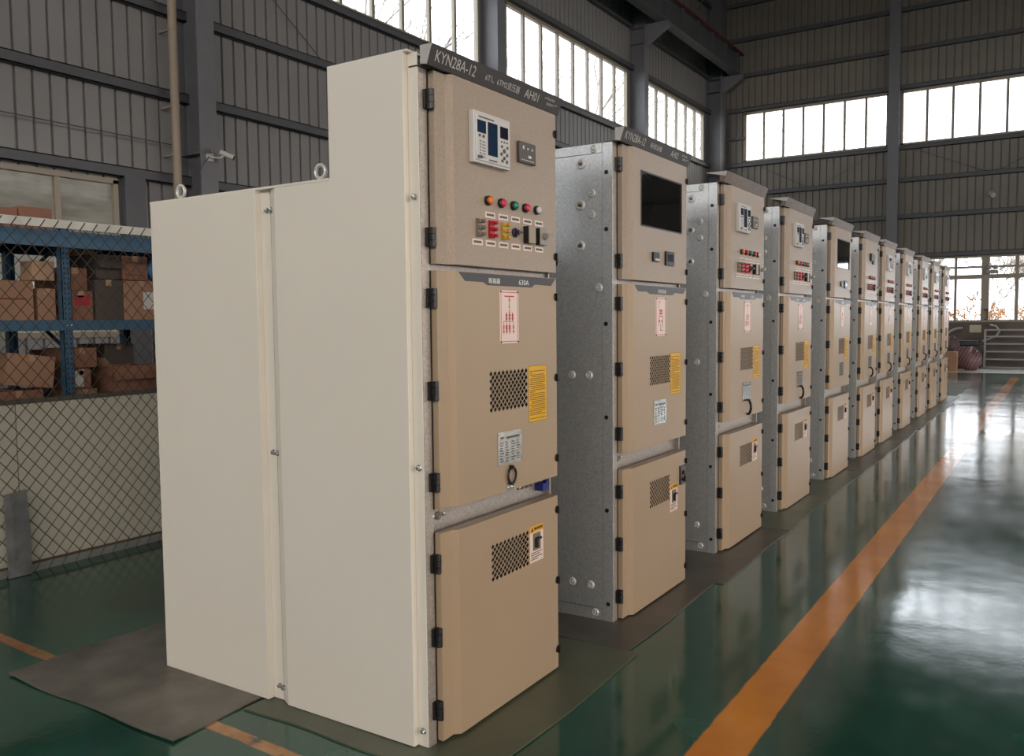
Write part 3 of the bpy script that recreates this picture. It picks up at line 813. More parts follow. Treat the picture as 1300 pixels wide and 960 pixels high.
def cabinet(i):
    root = thing('switchgear_cabinet' if i == 0 else 'switchgear_cabinet.%03d' % i, CABLABEL[i], 'switchgear cabinet', (0, CABY[i], 0), group='row of switchgear cabinets')
    k = KIND[i]
    part('frame', 'frame', lambda: frame_mb(True), GALVF, root)
    part('inner_panel', 'inner', inner_mb, DARKIN, root)
    if i == 0:
        fr = part('front_side_cover', 'creamfront', cream_front_mb, CREAM, root, bevel=.002, label='cream painted front side cover')
        rr = part('rear_side_cover', 'creamrear', cream_rear_mb, CREAM, root, bevel=.003, label='cream painted rear side cover')
        part('top_cover', 'creamtop', cream_top_mb, CREAM, root)
        for z in (.06, .93, 1.79): part('cover_screw', 'boltY', boltY_mb, CHROME, fr, (.036, -.004, z), smooth=True)
        part('cover_screw', 'boltY', boltY_mb, CHROME, rr, (TR + .034, -.003, .06), smooth=True)
        for z in (.93, 1.80): part('cover_screw', 'boltY', boltY_mb, CHROME, rr, (TR + .034, -.003, z), smooth=True)
        for z in (.06, .93, 1.80): part('cover_screw', 'boltY', boltY_mb, CHROME, fr, (TR + .062, -.009, z), smooth=True)
        for x in (-1.165, -.405): part('eye_bolt', 'eye', eyebolt_mb, pm('eye_bolt_zinc', (214, 214, 210), .4, metal=.4), root, (x, .03, 1.880), smooth=True)
    else:
        sp = part('side_panel', 'gside', gside_mb, GALV, root)
        for x, z in BOSS_BIG: part('pressed_boss', 'bossbig', lambda: boss_mb(.025, True), [pm('lit_zinc_boss', (214, 216, 214), .4, metal=.2), DGREY], sp, (sx(x), -.004, sz(z)), smooth=True)  # rings paler than the sheet, big centres dark: dimple shading put into the colour
        for x, z in BOSS: part('pressed_boss', 'boss', lambda: boss_mb(.020, False), [pm('lit_zinc_boss', (214, 216, 214), .4, metal=.2), DGREY], sp, (sx(x), -.004, sz(z)), smooth=True)
        for x, z in OVAL: part('hole_plug', 'oval', lambda: MB().lathe([(0, .010), (-.002, .010), (-.003, .007)], (0, 0, 0), 'y', 12), BLACK, sp, (sx(x), -.006, sz(z)))
    # header sign
    dark = i < 2
    sm = BLACKM if dark else SIGNLIT
    can = part('header_sign', 'canopy%d' % dark, lambda: canopy_mb(dark), sm, root, bevel=.0015)
    part('header_end_or_lit_flange', 'canend%d' % dark, lambda: canopy_end_mb(dark), pm('pale_end_or_lit_flange', (176, 174, 170), .4), root)  # from the third sign on, a pale triangle painted for the lit top flange
    tilt = math.atan2(.022, .062)
    def letter(body, y, z, w, h, mat, parent, b=.0):
        # on the leaning face of the header
        t = (z - 2.188) / .062
        o = obj('lettering', text_mesh(body, w, h, mat, bold=b), None, parent)
        o.location = (.096 + .022 * t + .0008, y, z); o.rotation_euler = (0, tilt, 0)
        return o
    tm = GREYPR if dark else pm('faint_print', (150, 132, 120), .5)  # farther print dimmed in colour to match the painted sheen
    letter('KYN28A-12', .022, 2.204, .215, .034, tm, can)
    letter(TXT[i], .295, 2.207, .215 if i == 0 else .14, .025, tm, can)
    letter('AH' + DIGITS[i], .545, 2.205, .095, .030, tm, can)
    if i < 5:
        letter('Reeder', .700, 2.226, .055, .011, tm, can); letter('瑞德电气', .700, 2.208, .055, .011, tm, can)
        for y, z in ((.680, 2.228), (.762, 2.216)): letter('-', y, z, .014, .003, tm, can)
    # doors
    for nm, key, zz, hs, zh, zc in (('upper_door', 'up', ZB['up'], (HOLES['upglass'] if k == 'B' else []), (2.106, 1.670), (2.122, 1.648)),
                                    ('middle_door', 'mid', ZB['mid'], HOLES['mid'], (1.475, 1.173, .872), (1.491, 1.173, .852)),
                                    ('lower_door', 'low', ZB['low'], HOLES['low'], (.600, .352, .103), (.643, .356, .071))):
        dm = BEIGE_TEX if key == 'up' else BEIGE
        d = part(nm, 'door' + key + ('g' if hs and key == 'up' else ''), lambda: door_mb(zz[0], zz[1], hs), dm, root, bevel=.0012)
        for z in zh: part('hinge', 'hinge', hinge_mb, BLACK, d, (0, 0, fz(z)), smooth=True, label='black hinge')
        for z in zc: part('cam_lock', 'cam', cam_mb, BLACK, d, (XM - .008, .772, fz(z)), smooth=True, label='black cam lock')
        if key != 'up': part('vent_grille', 'vent' + key, lambda: grille_mb(HOLES[key][0]), [BEIGE, DARKIN], d)
    # upper door fittings
    if k in 'AC':
        if k == 'A':
            r = part('protection_relay', 'relay', relay_mb, DEVICE, root, bevel=.002, label='pale grey relay unit with three screens', face=True)
            part('screen', 'scr1', lambda: relay_screen_mb(.312, .370, 1.962, 2.073), SCREEN, r, face=True); part('screen', 'scr2', lambda: relay_screen_mb(.250, .300, 2.030, 2.071), SCREEN, r, face=True); part('screen', 'scr3', lambda: relay_screen_mb(.388, .437, 2.032, 2.072), SCREEN2, r, face=True)
            [part('key', 'relkey%d' % q, lambda: relay_keys_mb([KEYS[q]]), DGREY, r, smooth=True, face=True) for q in range(len(KEYS))]; part('print', 'reltext', relay_text, DGREY, r, face=True)
            c = part('humidity_controller', 'ctl', lambda: MB().box(XM, XM + .014, .535, .648, 1.976, 2.051), DGREY if i == 0 else pm('light_grey_panel', (176, 172, 166), .35), root, bevel=.002, face=True)
            def cd():
                mb = MB(); x = XM + .014
                for y, z, w, h in ((.560, 2.030, .008, .012), (.590, 2.028, .006, .006), (.620, 2.028, .006, .008), (.603, 2.000, .018, .009)): mb.box(x, x + .002, y - w / 2, y + w / 2, z - h / 2, z + h / 2)
                for q in range(6): mb.box(x, x + .001, .548 + q * .015, .556 + q * .015, 1.984, 1.987)
                return mb
            part('indicator_print', 'ctld', cd, WHITE, c, face=True)
            lamps = [(.341, ORANGEP), (.424, PINKP), (.505, GREENP), (.586, PINKP), (.667, WHITEP)]
        else:
            r = part('protection_relay', 'relayC', lambda: MB().box(XM, XM + .02, .36, .50, 1.985, 2.06).box(XM, XM + .012, .50, .60, 1.955, 2.05), [BLACK], root, label='small black display unit', face=True)
            lamps = [(.36, PINKP), (.43, GREENP), (.50, PINKP), (.57, PINKP), (.64, WHITEP)]
        for y, lm in lamps:
            o = part('indicator_light', 'lampbase', lamp_mb, BLACK, root, (XM, y, 1.814), smooth=True, face=True)
            part('lens', 'lens' + lm.name, lens_mb, lm, o, smooth=True)
        for y in [.358, .441, .521, .604, .686]:
            o = part('label_plate', 'lab', lambda: plate_mb(.060, .020), PINKW if y != .604 else PAPER, root, (XM, y, 1.766), face=True)
            part('print', 'labp', lambda: plate_print(.060, .020), DGREY, o)
        links = [(.286, GREYP), (.361, REDP), (.441, YELP)]
        if i > 1: links = [(.286, GREYP), (.361, REDP), (.441, REDP)]
        for y, lm in links: part('test_link', 'link' + lm.name, link_mb, lm, root, (XM, y, 1.717), smooth=True, label=lm.name.replace('_', ' ') + ' test link block', face=True)
        part('selector_knob', 'knob', knob_mb, PURPLE, root, (XM, .516, 1.718), smooth=True, label='dark purple selector knob', face=True)
        part('push_meter', 'meter', meter_mb, [BLACK, pm('taupe_plate', (160, 148, 128), .4)], root, (XM, .602, 1.716), face=True)
        part('transfer_switch', 'meter2', meter2_mb, [BLACK, pm('grey_switch', (150, 144, 138), .4)], root, (XM, .690, 1.716), face=True)
        for y in [.279, .359, .441, .522, .604, .686]:
            o = part('label_plate', 'lab', None, None, root, (XM, y, 1.668), face=True)
            part('print', 'labp', None, None, o)
    else:
        part('window_pane', 'bglass', lambda: MB().box(XM - .008, XM - .004, .236, .752, 1.842, 2.102), TINTED, root, label='dark glass window in upper door', face=True)
        part('meter_bracket', 'bmeter', lambda: MB().box(-.09, -.02, .34, .56, 1.87, 2.06).box(-.02, -.016, .36, .54, 1.90, 2.04), DGREY, root, face=True)
        part('window_seal', 'bseal', lambda: MB().box(XM - .004, XM + .0015, .236, .243, 1.842, 2.102).box(XM - .004, XM + .0015, .745, .752, 1.842, 2.102).box(XM - .004, XM + .0015, .236, .752, 1.842, 1.849).box(XM - .004, XM + .0015, .236, .752, 2.095, 2.102), BLACK, root, face=True)
        part('rocker_switch', 'brock', lambda: MB().box(XM, XM + .012, .365, .437, 1.681, 1.727).box(XM + .012, XM + .016, .375, .43, 1.684, 1.696, 1), [BLACK, GREYPR], root, bevel=.002, face=True)
        part('digital_counter', 'bcnt', lambda: MB().box(XM, XM + .010, .524, .630, 1.670, 1.740).box(XM + .010, XM + .011, .54, .615, 1.69, 1.725, 1), [BLACK, SCREEN2], root, bevel=.002, face=True)
    if i == 0:
        part('pull_disc', 'pull', lambda: MB().lathe([(0, .034), (.010, .034), (.013, .028), (.013, .015), (.020, .012)], (XM - .035, W - .012, 1.632), 'y', 22), BLACK, root, smooth=True, label='black round knob on the right edge')
    # middle door fittings
    bn = part('door_banner', 'banner', banner_mb, BANNER if i < 2 else pm('paler_banner_film', (104, 98, 92), .4), root, face=True)  # paler film from the third cabinet on
    a, b = BAN[i]
    o = obj('lettering', text_mesh(a, .070 if b else .10, .020, WHITE, bold=.008), None, bn); o.location = (XM + .0016, fy(.345 if b else .44), fz(1.529))
    if b:
        o = obj('lettering', text_mesh(b, .070, .019, WHITE, bold=.006), None, bn); o.location = (XM + .0016, fy(.540), fz(1.530))
    mp = part('mimic_plate', 'mimicp', mimic_mb, [PINKW, RED, DGREY], root, face=True)
    if k == 'B': part('diagram', 'mimicb', mimic_b, [RED, INK], mp, face=True)
    else: part('diagram', 'mimica', mimic_a, RED, mp, face=True)
    part('caution_sticker', 'yell', sticker_mb, [YELLOW, OCHREINK], root, label='yellow caution sticker with dense small print', face=True)
    part('rating_plate', 'namep', nameplate_mb, [STEEL, DGREY], root, label='stainless rating plate', face=True)
    if i == 0:
        h = part('ring_handle', 'ringh', ring_handle_mb, BLACK, root, smooth=True, label='black oval ring handle', face=True); part('handle_plate', 'ringp', ring_plate_mb, CHROME, root, smooth=True, face=True)
    elif k != 'B':
        part('lift_handle', 'cresh', crescent_mb, BLACK, root, smooth=True, label='black curved handle', face=True)
    # crosspiece fittings
    part('key_lock', 'keyl', keylock_mb, GREYP, root, (0, .130, .745), smooth=True, face=True)
    for y in (.10, .158): part('rail_bolt', 'bolt', bolt_mb, CHROME, root, (XF - .028, y, .747), smooth=True, face=True)
    if i == 0:
        for y in (.665, .70, .733): part('key_lock', 'keyl', None, None, root, (0, y, .757), face=True)
        part('rail_bolt', 'bolt', None, None, root, (XF - .028, .640, .752), face=True)
        part('blue_tag', 'btag', lambda: MB().box(XF - .028, XF + .01, .762, .805, .722, .752).box(XF - .01, XF + .01, .793, .805, .752, .782), BLUEP, root, label='small blue tag', face=True)
    # lower door fittings
    if k == 'B' and i == 1:
        part('switch_plate', 'swpl', switchplate_mb, [BLACK, DGREY], root, smooth=False, face=True)
        part('warning_label', 'lowlab', lowlabel_mb, [PINKW, AMBER, INK], root, (0, .03, -.09), face=True); part('turn_latch', 'lowh', lowhandle_mb, [GREYP, BLACK], root, (0, .03, -.09), face=True)
    else:
        part('warning_label', 'lowlab', lowlabel_mb, [PINKW, AMBER, INK], root, face=True); part('turn_latch', 'lowh', lowhandle_mb, [GREYP, BLACK], root, face=True)
    return root
for i in range(11): cabinet(i)

# ------------------------------------------------------------------ floor sheets
def sheet(name, label, x0, x1, y0, y1, z, mat, t=.006, curl=0., seed=1):
    r = random.Random(seed); mb = MB(); nx, ny = 14, 10
    def hgt(u, v):
        e = max(0, .12 - v) / .12
        return z + curl * e * e * (.5 + .5 * math.sin(u * 7 + seed)) + .0015 * math.sin(u * 9 + seed) * math.sin(v * 7)
    top = []
    for j in range(ny + 1):
        for i in range(nx + 1):
            u, v = i / nx, j / ny
            x = x0 + (x1 - x0) * u + (.008 * math.sin(v * 6 + seed) if i in (0, nx) else 0); y = y0 + (y1 - y0) * v + (.006 * math.sin(u * 11 + seed) if j in (0, ny) else 0)
            top.append((x, y, hgt(u, v)))
    n = len(top); vs = top + [(a, b, c - t) for a, b, c in top]; W1 = nx + 1
    fs = []
    for j in range(ny):
        for i in range(nx):
            a = j * W1 + i; fs += [(a, a + 1, a + W1 + 1, a + W1), (n + a, n + a + W1, n + a + W1 + 1, n + a + 1)]
    for i in range(nx): fs += [(i, n + i, n + i + 1, i + 1), (ny * W1 + i, ny * W1 + i + 1, n + ny * W1 + i + 1, n + ny * W1 + i)]
    for j in range(ny): fs += [(j * W1, (j + 1) * W1, n + (j + 1) * W1, n + j * W1), (j * W1 + nx, n + j * W1 + nx, n + (j + 1) * W1 + nx, (j + 1) * W1 + nx)]
    mb.add(vs, fs)
    return tag(obj(name, mb, mat, smooth=True), label, 'floor sheet', 'protective sheets under the cabinets')
sheet('floor_sheet', 'large brown-black sheet with a curled edge sticking out behind the nearest cabinet', -1.76, -.71, -.42, .34, .008, pm('brown_black_sheet', (104, 98, 88), .42, var=.42, vscale=4.5, bump=.2, bscale=18, vdet=8), curl=.006, seed=2)
YS = [-.12, 1.09, 2.20, 3.53, 4.75, 6.08, 7.31, 8.36, 9.60, 10.80, 12.02, 13.4, 14.9]
NTH = ['nearest', 'second', 'third', 'fourth', 'fifth', 'sixth', 'seventh', 'eighth', 'ninth', 'tenth', 'last']
for i in range(12):
    dark = (i in (1, 2, 5, 7))
    y0, y1 = YS[i], YS[i + 1] - .004
    lab = ('%s floor sheet lying under the %s cabinet of the row' % ('dark' if dark else 'greenish grey', NTH[i])) if i < 11 else 'grey floor sheet past the last cabinet of the row'
    x1 = (.31, .255, .285, .275, .275, .28, .285, .275, .29, .285, .30, .25)[i]
    sheet('floor_sheet.%03d' % (i + 1), lab, -.69 if i == 0 else -1.45, x1, y0, y1, .007 if i % 2 else .0062, MATD if dark else MATG, seed=5 + i)
for j, (y0, y1) in enumerate(((15.0, 16.6), (16.62, 18.2))):
    sheet('floor_sheet.%03d' % (20 + j), ('pale bare sheet on the floor just beyond the last cabinet', 'farthest pale sheet on the floor towards the far wall')[j], -1.3, .2, y0, y1, .0062, pm('pale_dusty_sheet', (112, 114, 102), .75, var=.1, vscale=3), seed=30 + j)

# ================================================================== FENCE, RACK, CARTONS
fx = -3.15
FY0, FY1 = -1.62, 4.65
fence = thing('chain_link_fence', 'dark chain link fence with white top rail standing behind the nearest cabinet', 'fence', (fx, 0, 0))
m = MB(); ZF0, ZF1 = .05, 1.985; pw = .080; slope = .092 / .080
def clipseg(mb, y0, s, x):
    # wire y = y0 + s*(z-ZF0)/slope
    z0, z1 = ZF0, ZF1; ya = y0; yb = y0 + s * (z1 - z0) / slope
    pts = []
    ta, tb = 0., 1.
    d = yb - ya
    for lim, sg in ((FY0, 1), (FY1, -1)):
        fa, fb = sg * (ya - lim), sg * (yb - lim)
        if fa < 0 and fb < 0: return
        if fa < 0: ta = max(ta, fa / (fa - fb))
        if fb < 0: tb = min(tb, fa / (fa - fb))
    if tb <= ta: return
    mb.tube((x, ya + d * ta, z0 + (z1 - z0) * ta), (x, ya + d * tb, z0 + (z1 - z0) * tb), .0024, n=4, cap=False)
H = (ZF1 - ZF0) / slope
y = FY0 - H
while y < FY1 + H:
    clipseg(m, y, 1, -.0015); clipseg(m, y + .02, -1, .0015); y += pw
obj('wire_mesh', m, WIRE, fence)
m = MB(); m.box(-.008, .012, FY0, FY1, 1.962, 2.010); tr = obj('top_rail', m, RAILW, fence)
tie = MB().path([(.016, .018, 1.94), (.016, 0, 1.955), (.016, .035, 2.004)], .003, 4).mesh('tie_wire', WIRE)
y = FY0 + .03
while y < FY1 - .05:
    obj('tie_wire', tie, None, tr, (0, y, 0)); y += .079
m = MB(); m.tube((.004, FY0, .052), (.004, FY1, .052), .006, n=6); obj('bottom_wire', m, RUST, fence)
m = MB(); m.box(-.012, .010, FY0, FY1, -.0, .044)
y = FY0
br = obj('base_strip', m, ZINCB, fence)
tie = MB().tube((.013, 0, .002), (.013, .03, .050), .003, n=4).mesh('tie_wire', WIRE)
while y < FY1 - .03:
    obj('tie_wire', tie, None, br, (0, y, 0)); y += .079
m = MB(); m.box(-.045, -.022, FY0, FY1, .958, .985); obj('mid_rail', m, pm('dark_mid_rail', (84, 80, 74), .6), fence)
edges = [FY0, -.6, .385, 1.38, 2.4, 3.4, FY1]
for a, b in zip(edges[:-1], edges[1:]):
    m = MB(); m.box(-.042, -.026, a + .003, b - .003, .035, .958); obj('infill_panel', m, SHEET, fence)
for y in (-1.6, 1.5, 4.6):
    m = MB(); m.box(-.075, -.046, y - .025, y + .025, 0, 2.0); obj('post', m, ZINCB, fence)
m = MB(); m.prism([(.27, .004), (.265, .47), (.385, .485), (.400, .20), (.395, .004)], 'x', -3.108, -3.098); m.prism([(.30, .01), (.30, .47), (.31, .47), (.31, .01)], 'x', -3.102, -3.094)
tag(obj('leaning_sheet', m, pm('creased_grey_film', (126, 128, 130), .3, metal=.4, var=.25, vscale=14)), 'small creased grey metal sheet standing against the foot of the wire fence', 'metal sheet')

# blue rack
rx0, rx1 = -3.60, -4.32
rack = thing('storage_rack', 'blue perforated steel storage rack with three shelves behind the wire fence', 'shelf rack', (0, 0, 0))
UPY = [-1.55, -.32, .955, 1.80, 2.95]
def upright_mb(x, y, face):
    mb = MB(); w = .030; d = .05
    s = 1 if face else -1
    mb.box(x - .004, x, y - w, y + w, 0, 2.03) if face else mb.box(x, x + .004, y - w, y + w, 0, 2.03)
    mb.box(min(x, x - s * d), max(x, x - s * d), y - w, y - w + .004, 0, 2.03); mb.box(min(x, x - s * d), max(x, x - s * d), y + w - .004, y + w, 0, 2.03)
    return mb
def holes_mb(x, y):
    mb = MB(); z = .06
    while z < 1.98:
        for s in (-1, 1):
            cy = y + s * .013
            mb.prism([(cy - .004, z), (cy - .004, z + .013), (cy + .004, z + .015), (cy + .004, z + .002)], 'x', x, x + .0008)
        z += .032
    return mb
for y in UPY:
    u = obj('upright', upright_mb(rx0, y, True), BLUE, rack); obj('slots', holes_mb(rx0, y), DARKIN, u)
    u = obj('upright', upright_mb(rx1, y, False), BLUE, rack)
    m = MB(); m.tube((rx0 - .03, y - .01, 1.93), (rx1 + .03, y - .01, 1.62), .012, n=6); m.tube((rx1 + .03, y - .01, 1.62), (rx0 - .03, y - .01, 1.25), .012, n=6); m.tube((rx0 - .03, y - .01, 1.10), (rx1 + .03, y - .01, .7), .012, n=6)
    obj('cross_brace', m, pm('dark_blue_brace', (44, 58, 80), .5), rack)
SH = [.90, 1.43, 1.995]
for z in SH:
    for x in (rx0, rx1):
        s = 1 if x == rx0 else -1
        m = MB(); hh = .10 if z > 1.9 else .062
        m.box(min(x, x + s * .012), max(x, x + s * .012), UPY[0], UPY[-1], z - hh, z + .004)
        o = obj('beam', m, BLUE, rack)
        if s == 1:
            m = MB()
            for y in UPY:
                for q in (-.014, .014): m.lathe([(0, .006), (.004, .005)], (x + .012, y + q, z - .03), 'x', 8)
            obj('beam_bolts', m, CHROME, o)
    m = MB(); m.box(rx1, rx0, UPY[0], UPY[-1], z - .012, z)
    obj('shelf', m, DECK, rack)

# cartons: (label, y0, y1, z0, depth(front x), depth, height, mat, tilt, extras)
def carton(name, label, y0, y1, z0, h, xf=-3.66, dep=.34, mat=CARTON, rz=0, rx=0, label_plate=None, flaps=0, tape=True, print_=None, group='cartons on the blue rack'):
    w = y1 - y0
    root = thing(name, label, 'cardboard box', (xf - dep / 2, (y0 + y1) / 2, z0), rz, group)
    root.rotation_euler = (rx, 0, rz)
    mb = MB(); t = .005
    if flaps:
        mb.box(-dep / 2, dep / 2, -w / 2, w / 2, 0, t); mb.box(dep / 2 - t, dep / 2, -w / 2, w / 2, 0, h); mb.box(-dep / 2, -dep / 2 + t, -w / 2, w / 2, 0, h); mb.box(-dep / 2, dep / 2, -w / 2, -w / 2 + t, 0, h); mb.box(-dep / 2, dep / 2, w / 2 - t, w / 2, 0, h)
    else:
        mb.box(-dep / 2, dep / 2, -w / 2, w / 2, 0, h)
    obj('body', mb, mat, root, bevel=.003)
    if flaps:
        m = MB(); m.prism([(dep / 2 - t, h), (dep / 2, h), (dep / 2 + .05, h - .09), (dep / 2 + .045, h - .092)], 'y', -w / 2, w / 2); obj('flap', m, mat, root)
        m = MB(); m.prism([(-w / 2, h), (-w / 2 + t, h), (-w / 2 - .05, h + .06), (-w / 2 - .055, h + .058)], 'x', -dep / 2, dep / 2); obj('flap', m, CARTON3, root)
    elif tape:
        m = MB(); m.box(-dep / 2 - .001, dep / 2 + .001, -.02, .02, h - .04, h + .001); obj('tape', m, pm('parcel_tape', (172, 140, 108), .3), root)
    if label_plate:
        a, b, c, e, lm = label_plate; m = MB(); m.box(dep / 2, dep / 2 + .001, -w / 2 + a * w, -w / 2 + b * w, c * h, e * h)
        p = obj('shipping_label', m, lm, root)
    if print_:
        m = MB()
        for a, b, c, e in print_: m.box(dep / 2 + .0005, dep / 2 + .0015, -w / 2 + a * w, -w / 2 + b * w, c * h, e * h)
        obj('print', m, pm('dark_red_print', (122, 58, 50), .7), root)
    return root
z1 = 1.434
carton('carton', 'wide brown carton at the left of the middle shelf, left of the near blue upright', .34, .775, z1, .245, dep=.26, mat=CARTON, print_=[(.1, .9, .52, .56)])
carton('carton.001', 'pale brown carton beside the near blue upright on the middle shelf, partly open', .80, .915, z1, .20, mat=CARTON)
carton('carton.002', 'torn brown carton resting on top of cartons left of the near blue upright', .775, .925, z1 + .252, .12, xf=-3.68, dep=.12, mat=CARTON3, rz=.05)
carton('carton.003', 'brown carton just right of the near blue upright on the middle shelf', 1.0, 1.165, z1, .19, mat=CARTON2, label_plate=(.25, .85, .5, .85, REDP))
carton('carton.004', 'tall dark carton in the middle of the shelf right of the near upright', 1.175, 1.375, z1, .27, xf=-3.65, mat=CARTOND)
carton('carton.005', 'open dark carton with a pale torn flap on top of the tall dark carton', 1.20, 1.37, z1 + .275, .165, xf=-3.67, mat=CARTOND, flaps=1)
carton('carton.006', 'brown carton with a white label at the right of the middle shelf', 1.385, 1.66, z1, .27, mat=CARTON, label_plate=(.55, .9, .28, .72, PAPER))
carton('carton.007', 'reddish carton lying on top of the carton with the white label', 1.385, 1.58, z1 + .275, .165, mat=CARTON2, print_=[(.1, .9, .2, .24), (.1, .9, .7, .74)])
carton('carton.008', 'red-brown carton standing behind the others near the rear of the middle shelf', 1.0, 1.168, z1 + .195, .15, xf=-3.72, mat=CARTON2)
zl = .905
carton('carton.009', 'tilted brown carton on the lowest visible shelf left of the near upright', .575, .875, zl + .115, .20, mat=CARTON, rx=-.13)
carton('carton.010', 'small flat carton beneath the tilted carton at the left edge', .50, .80, zl, .095, mat=CARTON2, xf=-3.64)
carton('carton.011', 'brown carton stack base right of the near upright on the lower shelf', 1.0, 1.17, zl, .075, mat=CARTON, dep=.30)
carton('carton.012', 'carton with a white label right of the near upright, lower shelf', 1.0, 1.13, zl + .08, .13, mat=CARTON2, dep=.30, label_plate=(.05, .6, .1, .9, PAPER))
carton('carton.013', 'upper carton of the stack right of the near upright, lower shelf', 1.0, 1.20, zl + .215, .13, mat=CARTON2, xf=-3.70, dep=.30)
carton('carton.014', 'dark red carton with a small grey label deep in the lower shelf', 1.06, 1.27, zl, .33, mat=pm('maroon_carton', (96, 60, 56), .75), xf=-4.02, dep=.26, label_plate=(.62, .85, .74, .9, PAPER))
carton('carton.015', 'open brown carton with a pale left end at the right of the lower shelf', 1.265, 1.62, zl, .215, mat=CARTON2, flaps=1, xf=-3.63)
carton('carton.016', 'dark carton standing behind the open carton at the right of the lower shelf', 1.43, 1.66, zl + .0, .36, mat=CARTOND, xf=-3.98)
carton('carton.017', 'brown carton with red printed stripe standing on top of the rack', .78, .985, 2.0, .155, xf=-3.78, dep=.2, mat=CARTON2, print_=[(.2, .9, .22, .34)], tape=False)
carton('carton.018', 'carton beside the red striped one on top of the rack, at the left edge', .50, .775, 2.0, .14, xf=-3.80, dep=.2, mat=CARTON2)
m = MB(); m.lathe([(-.04, .02), (-.04, .062), (-.03, .075), (.03, .075), (.04, .062), (.04, .02)], (0, 0, 0), 'x', 24)
o = tag(obj('cable_reel', m, pm('blue_reel', (44, 104, 170), .4), smooth=True, loc=(-3.70, 1.662, z1 + .275 + .077)), 'round blue cable reel at the right end of the middle shelf, beside the big cabinet', 'reel')

# security camera on the near column
cam = thing('security_camera', 'white bullet security camera on a bracket on the near steel column', 'security camera', (-7.56, 5.2, 3.55))
m = MB(); m.box(0, .02, -.05, .05, -.05, .05); m.tube((.02, 0, 0), (.16, .04, -.02), .012, n=8); m.tube((.16, .04, -.02), (.19, .10, .03), .010, n=8); obj('bracket', m, GREYPR, cam, smooth=True)
m = MB(); m.tube((.14, .06, .06), (.25, .15, .0), .035, n=14); m.tube((.24, .142, .005), (.27, .166, -.011), .04, .042, n=14); obj('camera_body', m, GREYPR, cam, smooth=True)
m = MB(); m.tube((.27, .166, -.011), (.273, .1684, -.0125), .034, n=14); obj('lens_window', m, BLACK, cam)
m = MB(); m.path([(.02, -.02, 0), (.06, -.10, -.06), (.04, -.15, -.14), (.02, -.16, -.22)], .008, 6); m.lathe([(0, .03), (.06, .022)], (.06, -.06, .04), 'z', 10); obj('cable', m, STEELD, cam)

# far end: camera, emergency light, gate, bags, machine, notice, hammer
m = MB(); m.tube((.04, FY - .002, 4.80), (.04, FY - .16, 4.78), .02, n=8); m.tube((-.0, FY - .14, 4.80), (.06, FY - .30, 4.72), .07, n=12)
tag(obj('security_camera.001', m, GREYPR, smooth=True), 'small pale security camera on the far wall below the high windows', 'security camera')
el = thing('emergency_light', 'grey twin-head emergency light fixed across the far low window frame', 'emergency light', (.06, FY - .06, 2.62))
m = MB(); m.box(-.15, .15, -.05, .05, -.02, .08); obj('body', m, HOSE, el, bevel=.01)
for s in (-.09, .09):
    m = MB(); m.lathe([(-.05, .03), (-.02, .065), (.03, .068), (.04, .05)], (s, -.01, .16), 'y', 14); m.tube((s, 0, .08), (s, 0, .12), .015); obj('lamp_head', m, HOSE, el, smooth=True)
gy = 24.6
gt = thing('metal_gate', 'grey tubular five-bar metal gate leaning at the far wall on the right', 'gate', (0, gy, 0))
for x in (-.03, .94):
    m = MB(); m.box(x - .025, x + .025, -.025, .025, 0, 1.07); obj('stile', m, GATE, gt)
for z in (.03, .25, .46, .67, .87, 1.05):
    m = MB(); m.box(-.03, .94, -.02, .02, z - .02, z + .02); obj('rail', m, GATE, gt)
m = MB(); m.box(-.12, -.09, .02, .05, 0, .62); m.box(-.12, -.04, .02, .05, .58, .62); obj('stay', m, GATE, gt)

def blob(name, label, cat, c, r, mat, seed, sx=1, sy=1, sz=1, flat=.0, top=None, group=None):
    rr = random.Random(seed); mb = MB(); n, k = 22, 12; vs = []
    ph = [rr.random() * 6 for _ in range(6)]
    for j in range(k + 1):
        t = PI * j / k
        for i in range(n):
            a = 2 * PI * i / n
            f = 1 + .10 * math.sin(3 * a + ph[0] + 2 * t) + .07 * math.sin(5 * a + ph[1] - 3 * t) + .05 * math.sin(9 * a + ph[2] + 5 * t)
            x = math.sin(t) * math.cos(a) * f * sx * r; y = math.sin(t) * math.sin(a) * f * sy * r; z = math.cos(t) * f * sz * r
            vs.append((x, y, max(z, -flat * sz * r)))
    fs = [(j * n + i, j * n + (i + 1) % n, (j + 1) * n + (i + 1) % n, (j + 1) * n + i) for j in range(k) for i in range(n)]
    mb.add(vs, fs)
    return tag(obj(name, mb, mat, smooth=True, loc=(c[0], c[1], c[2] + flat * sz * r)), label, cat, group)
b1 = blob('plaid_bag', 'large bulging red and grey plaid woven bag slumped on the floor at the far wall', 'bag', (-.36, 23.45, .0), .31, PLAID, 4, 1.15, .8, 1.0, .85)
b1.rotation_euler = (0, .45, 0); b1.location.z = .29
blob('cloth_bundle', 'dark maroon cloth bundle beneath the plaid bag', 'bundle', (-.72, 24.05, 0), .20, MAROON, 8, 1.2, .8, .7, .9)
blob('white_sack', 'small white sack beside the plaid bag, next to the last cabinet', 'sack', (-1.02, 23.75, .0), .20, WBAG, 12, .9, .8, .9, .8)
blob('dark_bundle', 'dark patterned bundle heaped behind the white sack', 'bundle', (-.92, 24.45, .35), .27, pm('dark_print_cloth', (84, 66, 70), .7, var=.5, vscale=14), 15, 1, .8, 1.1, .9)
carton('carton.019', 'brown carton on the floor at the far end beside the last cabinet', 22.9, 23.2, 0, .50, xf=-.55, dep=.30, mat=CARTON, group='cartons at the far wall')
mc = thing('floor_machine', 'dark machine with hoses standing under the far low window', 'machine', (-.30, 24.75, 0))
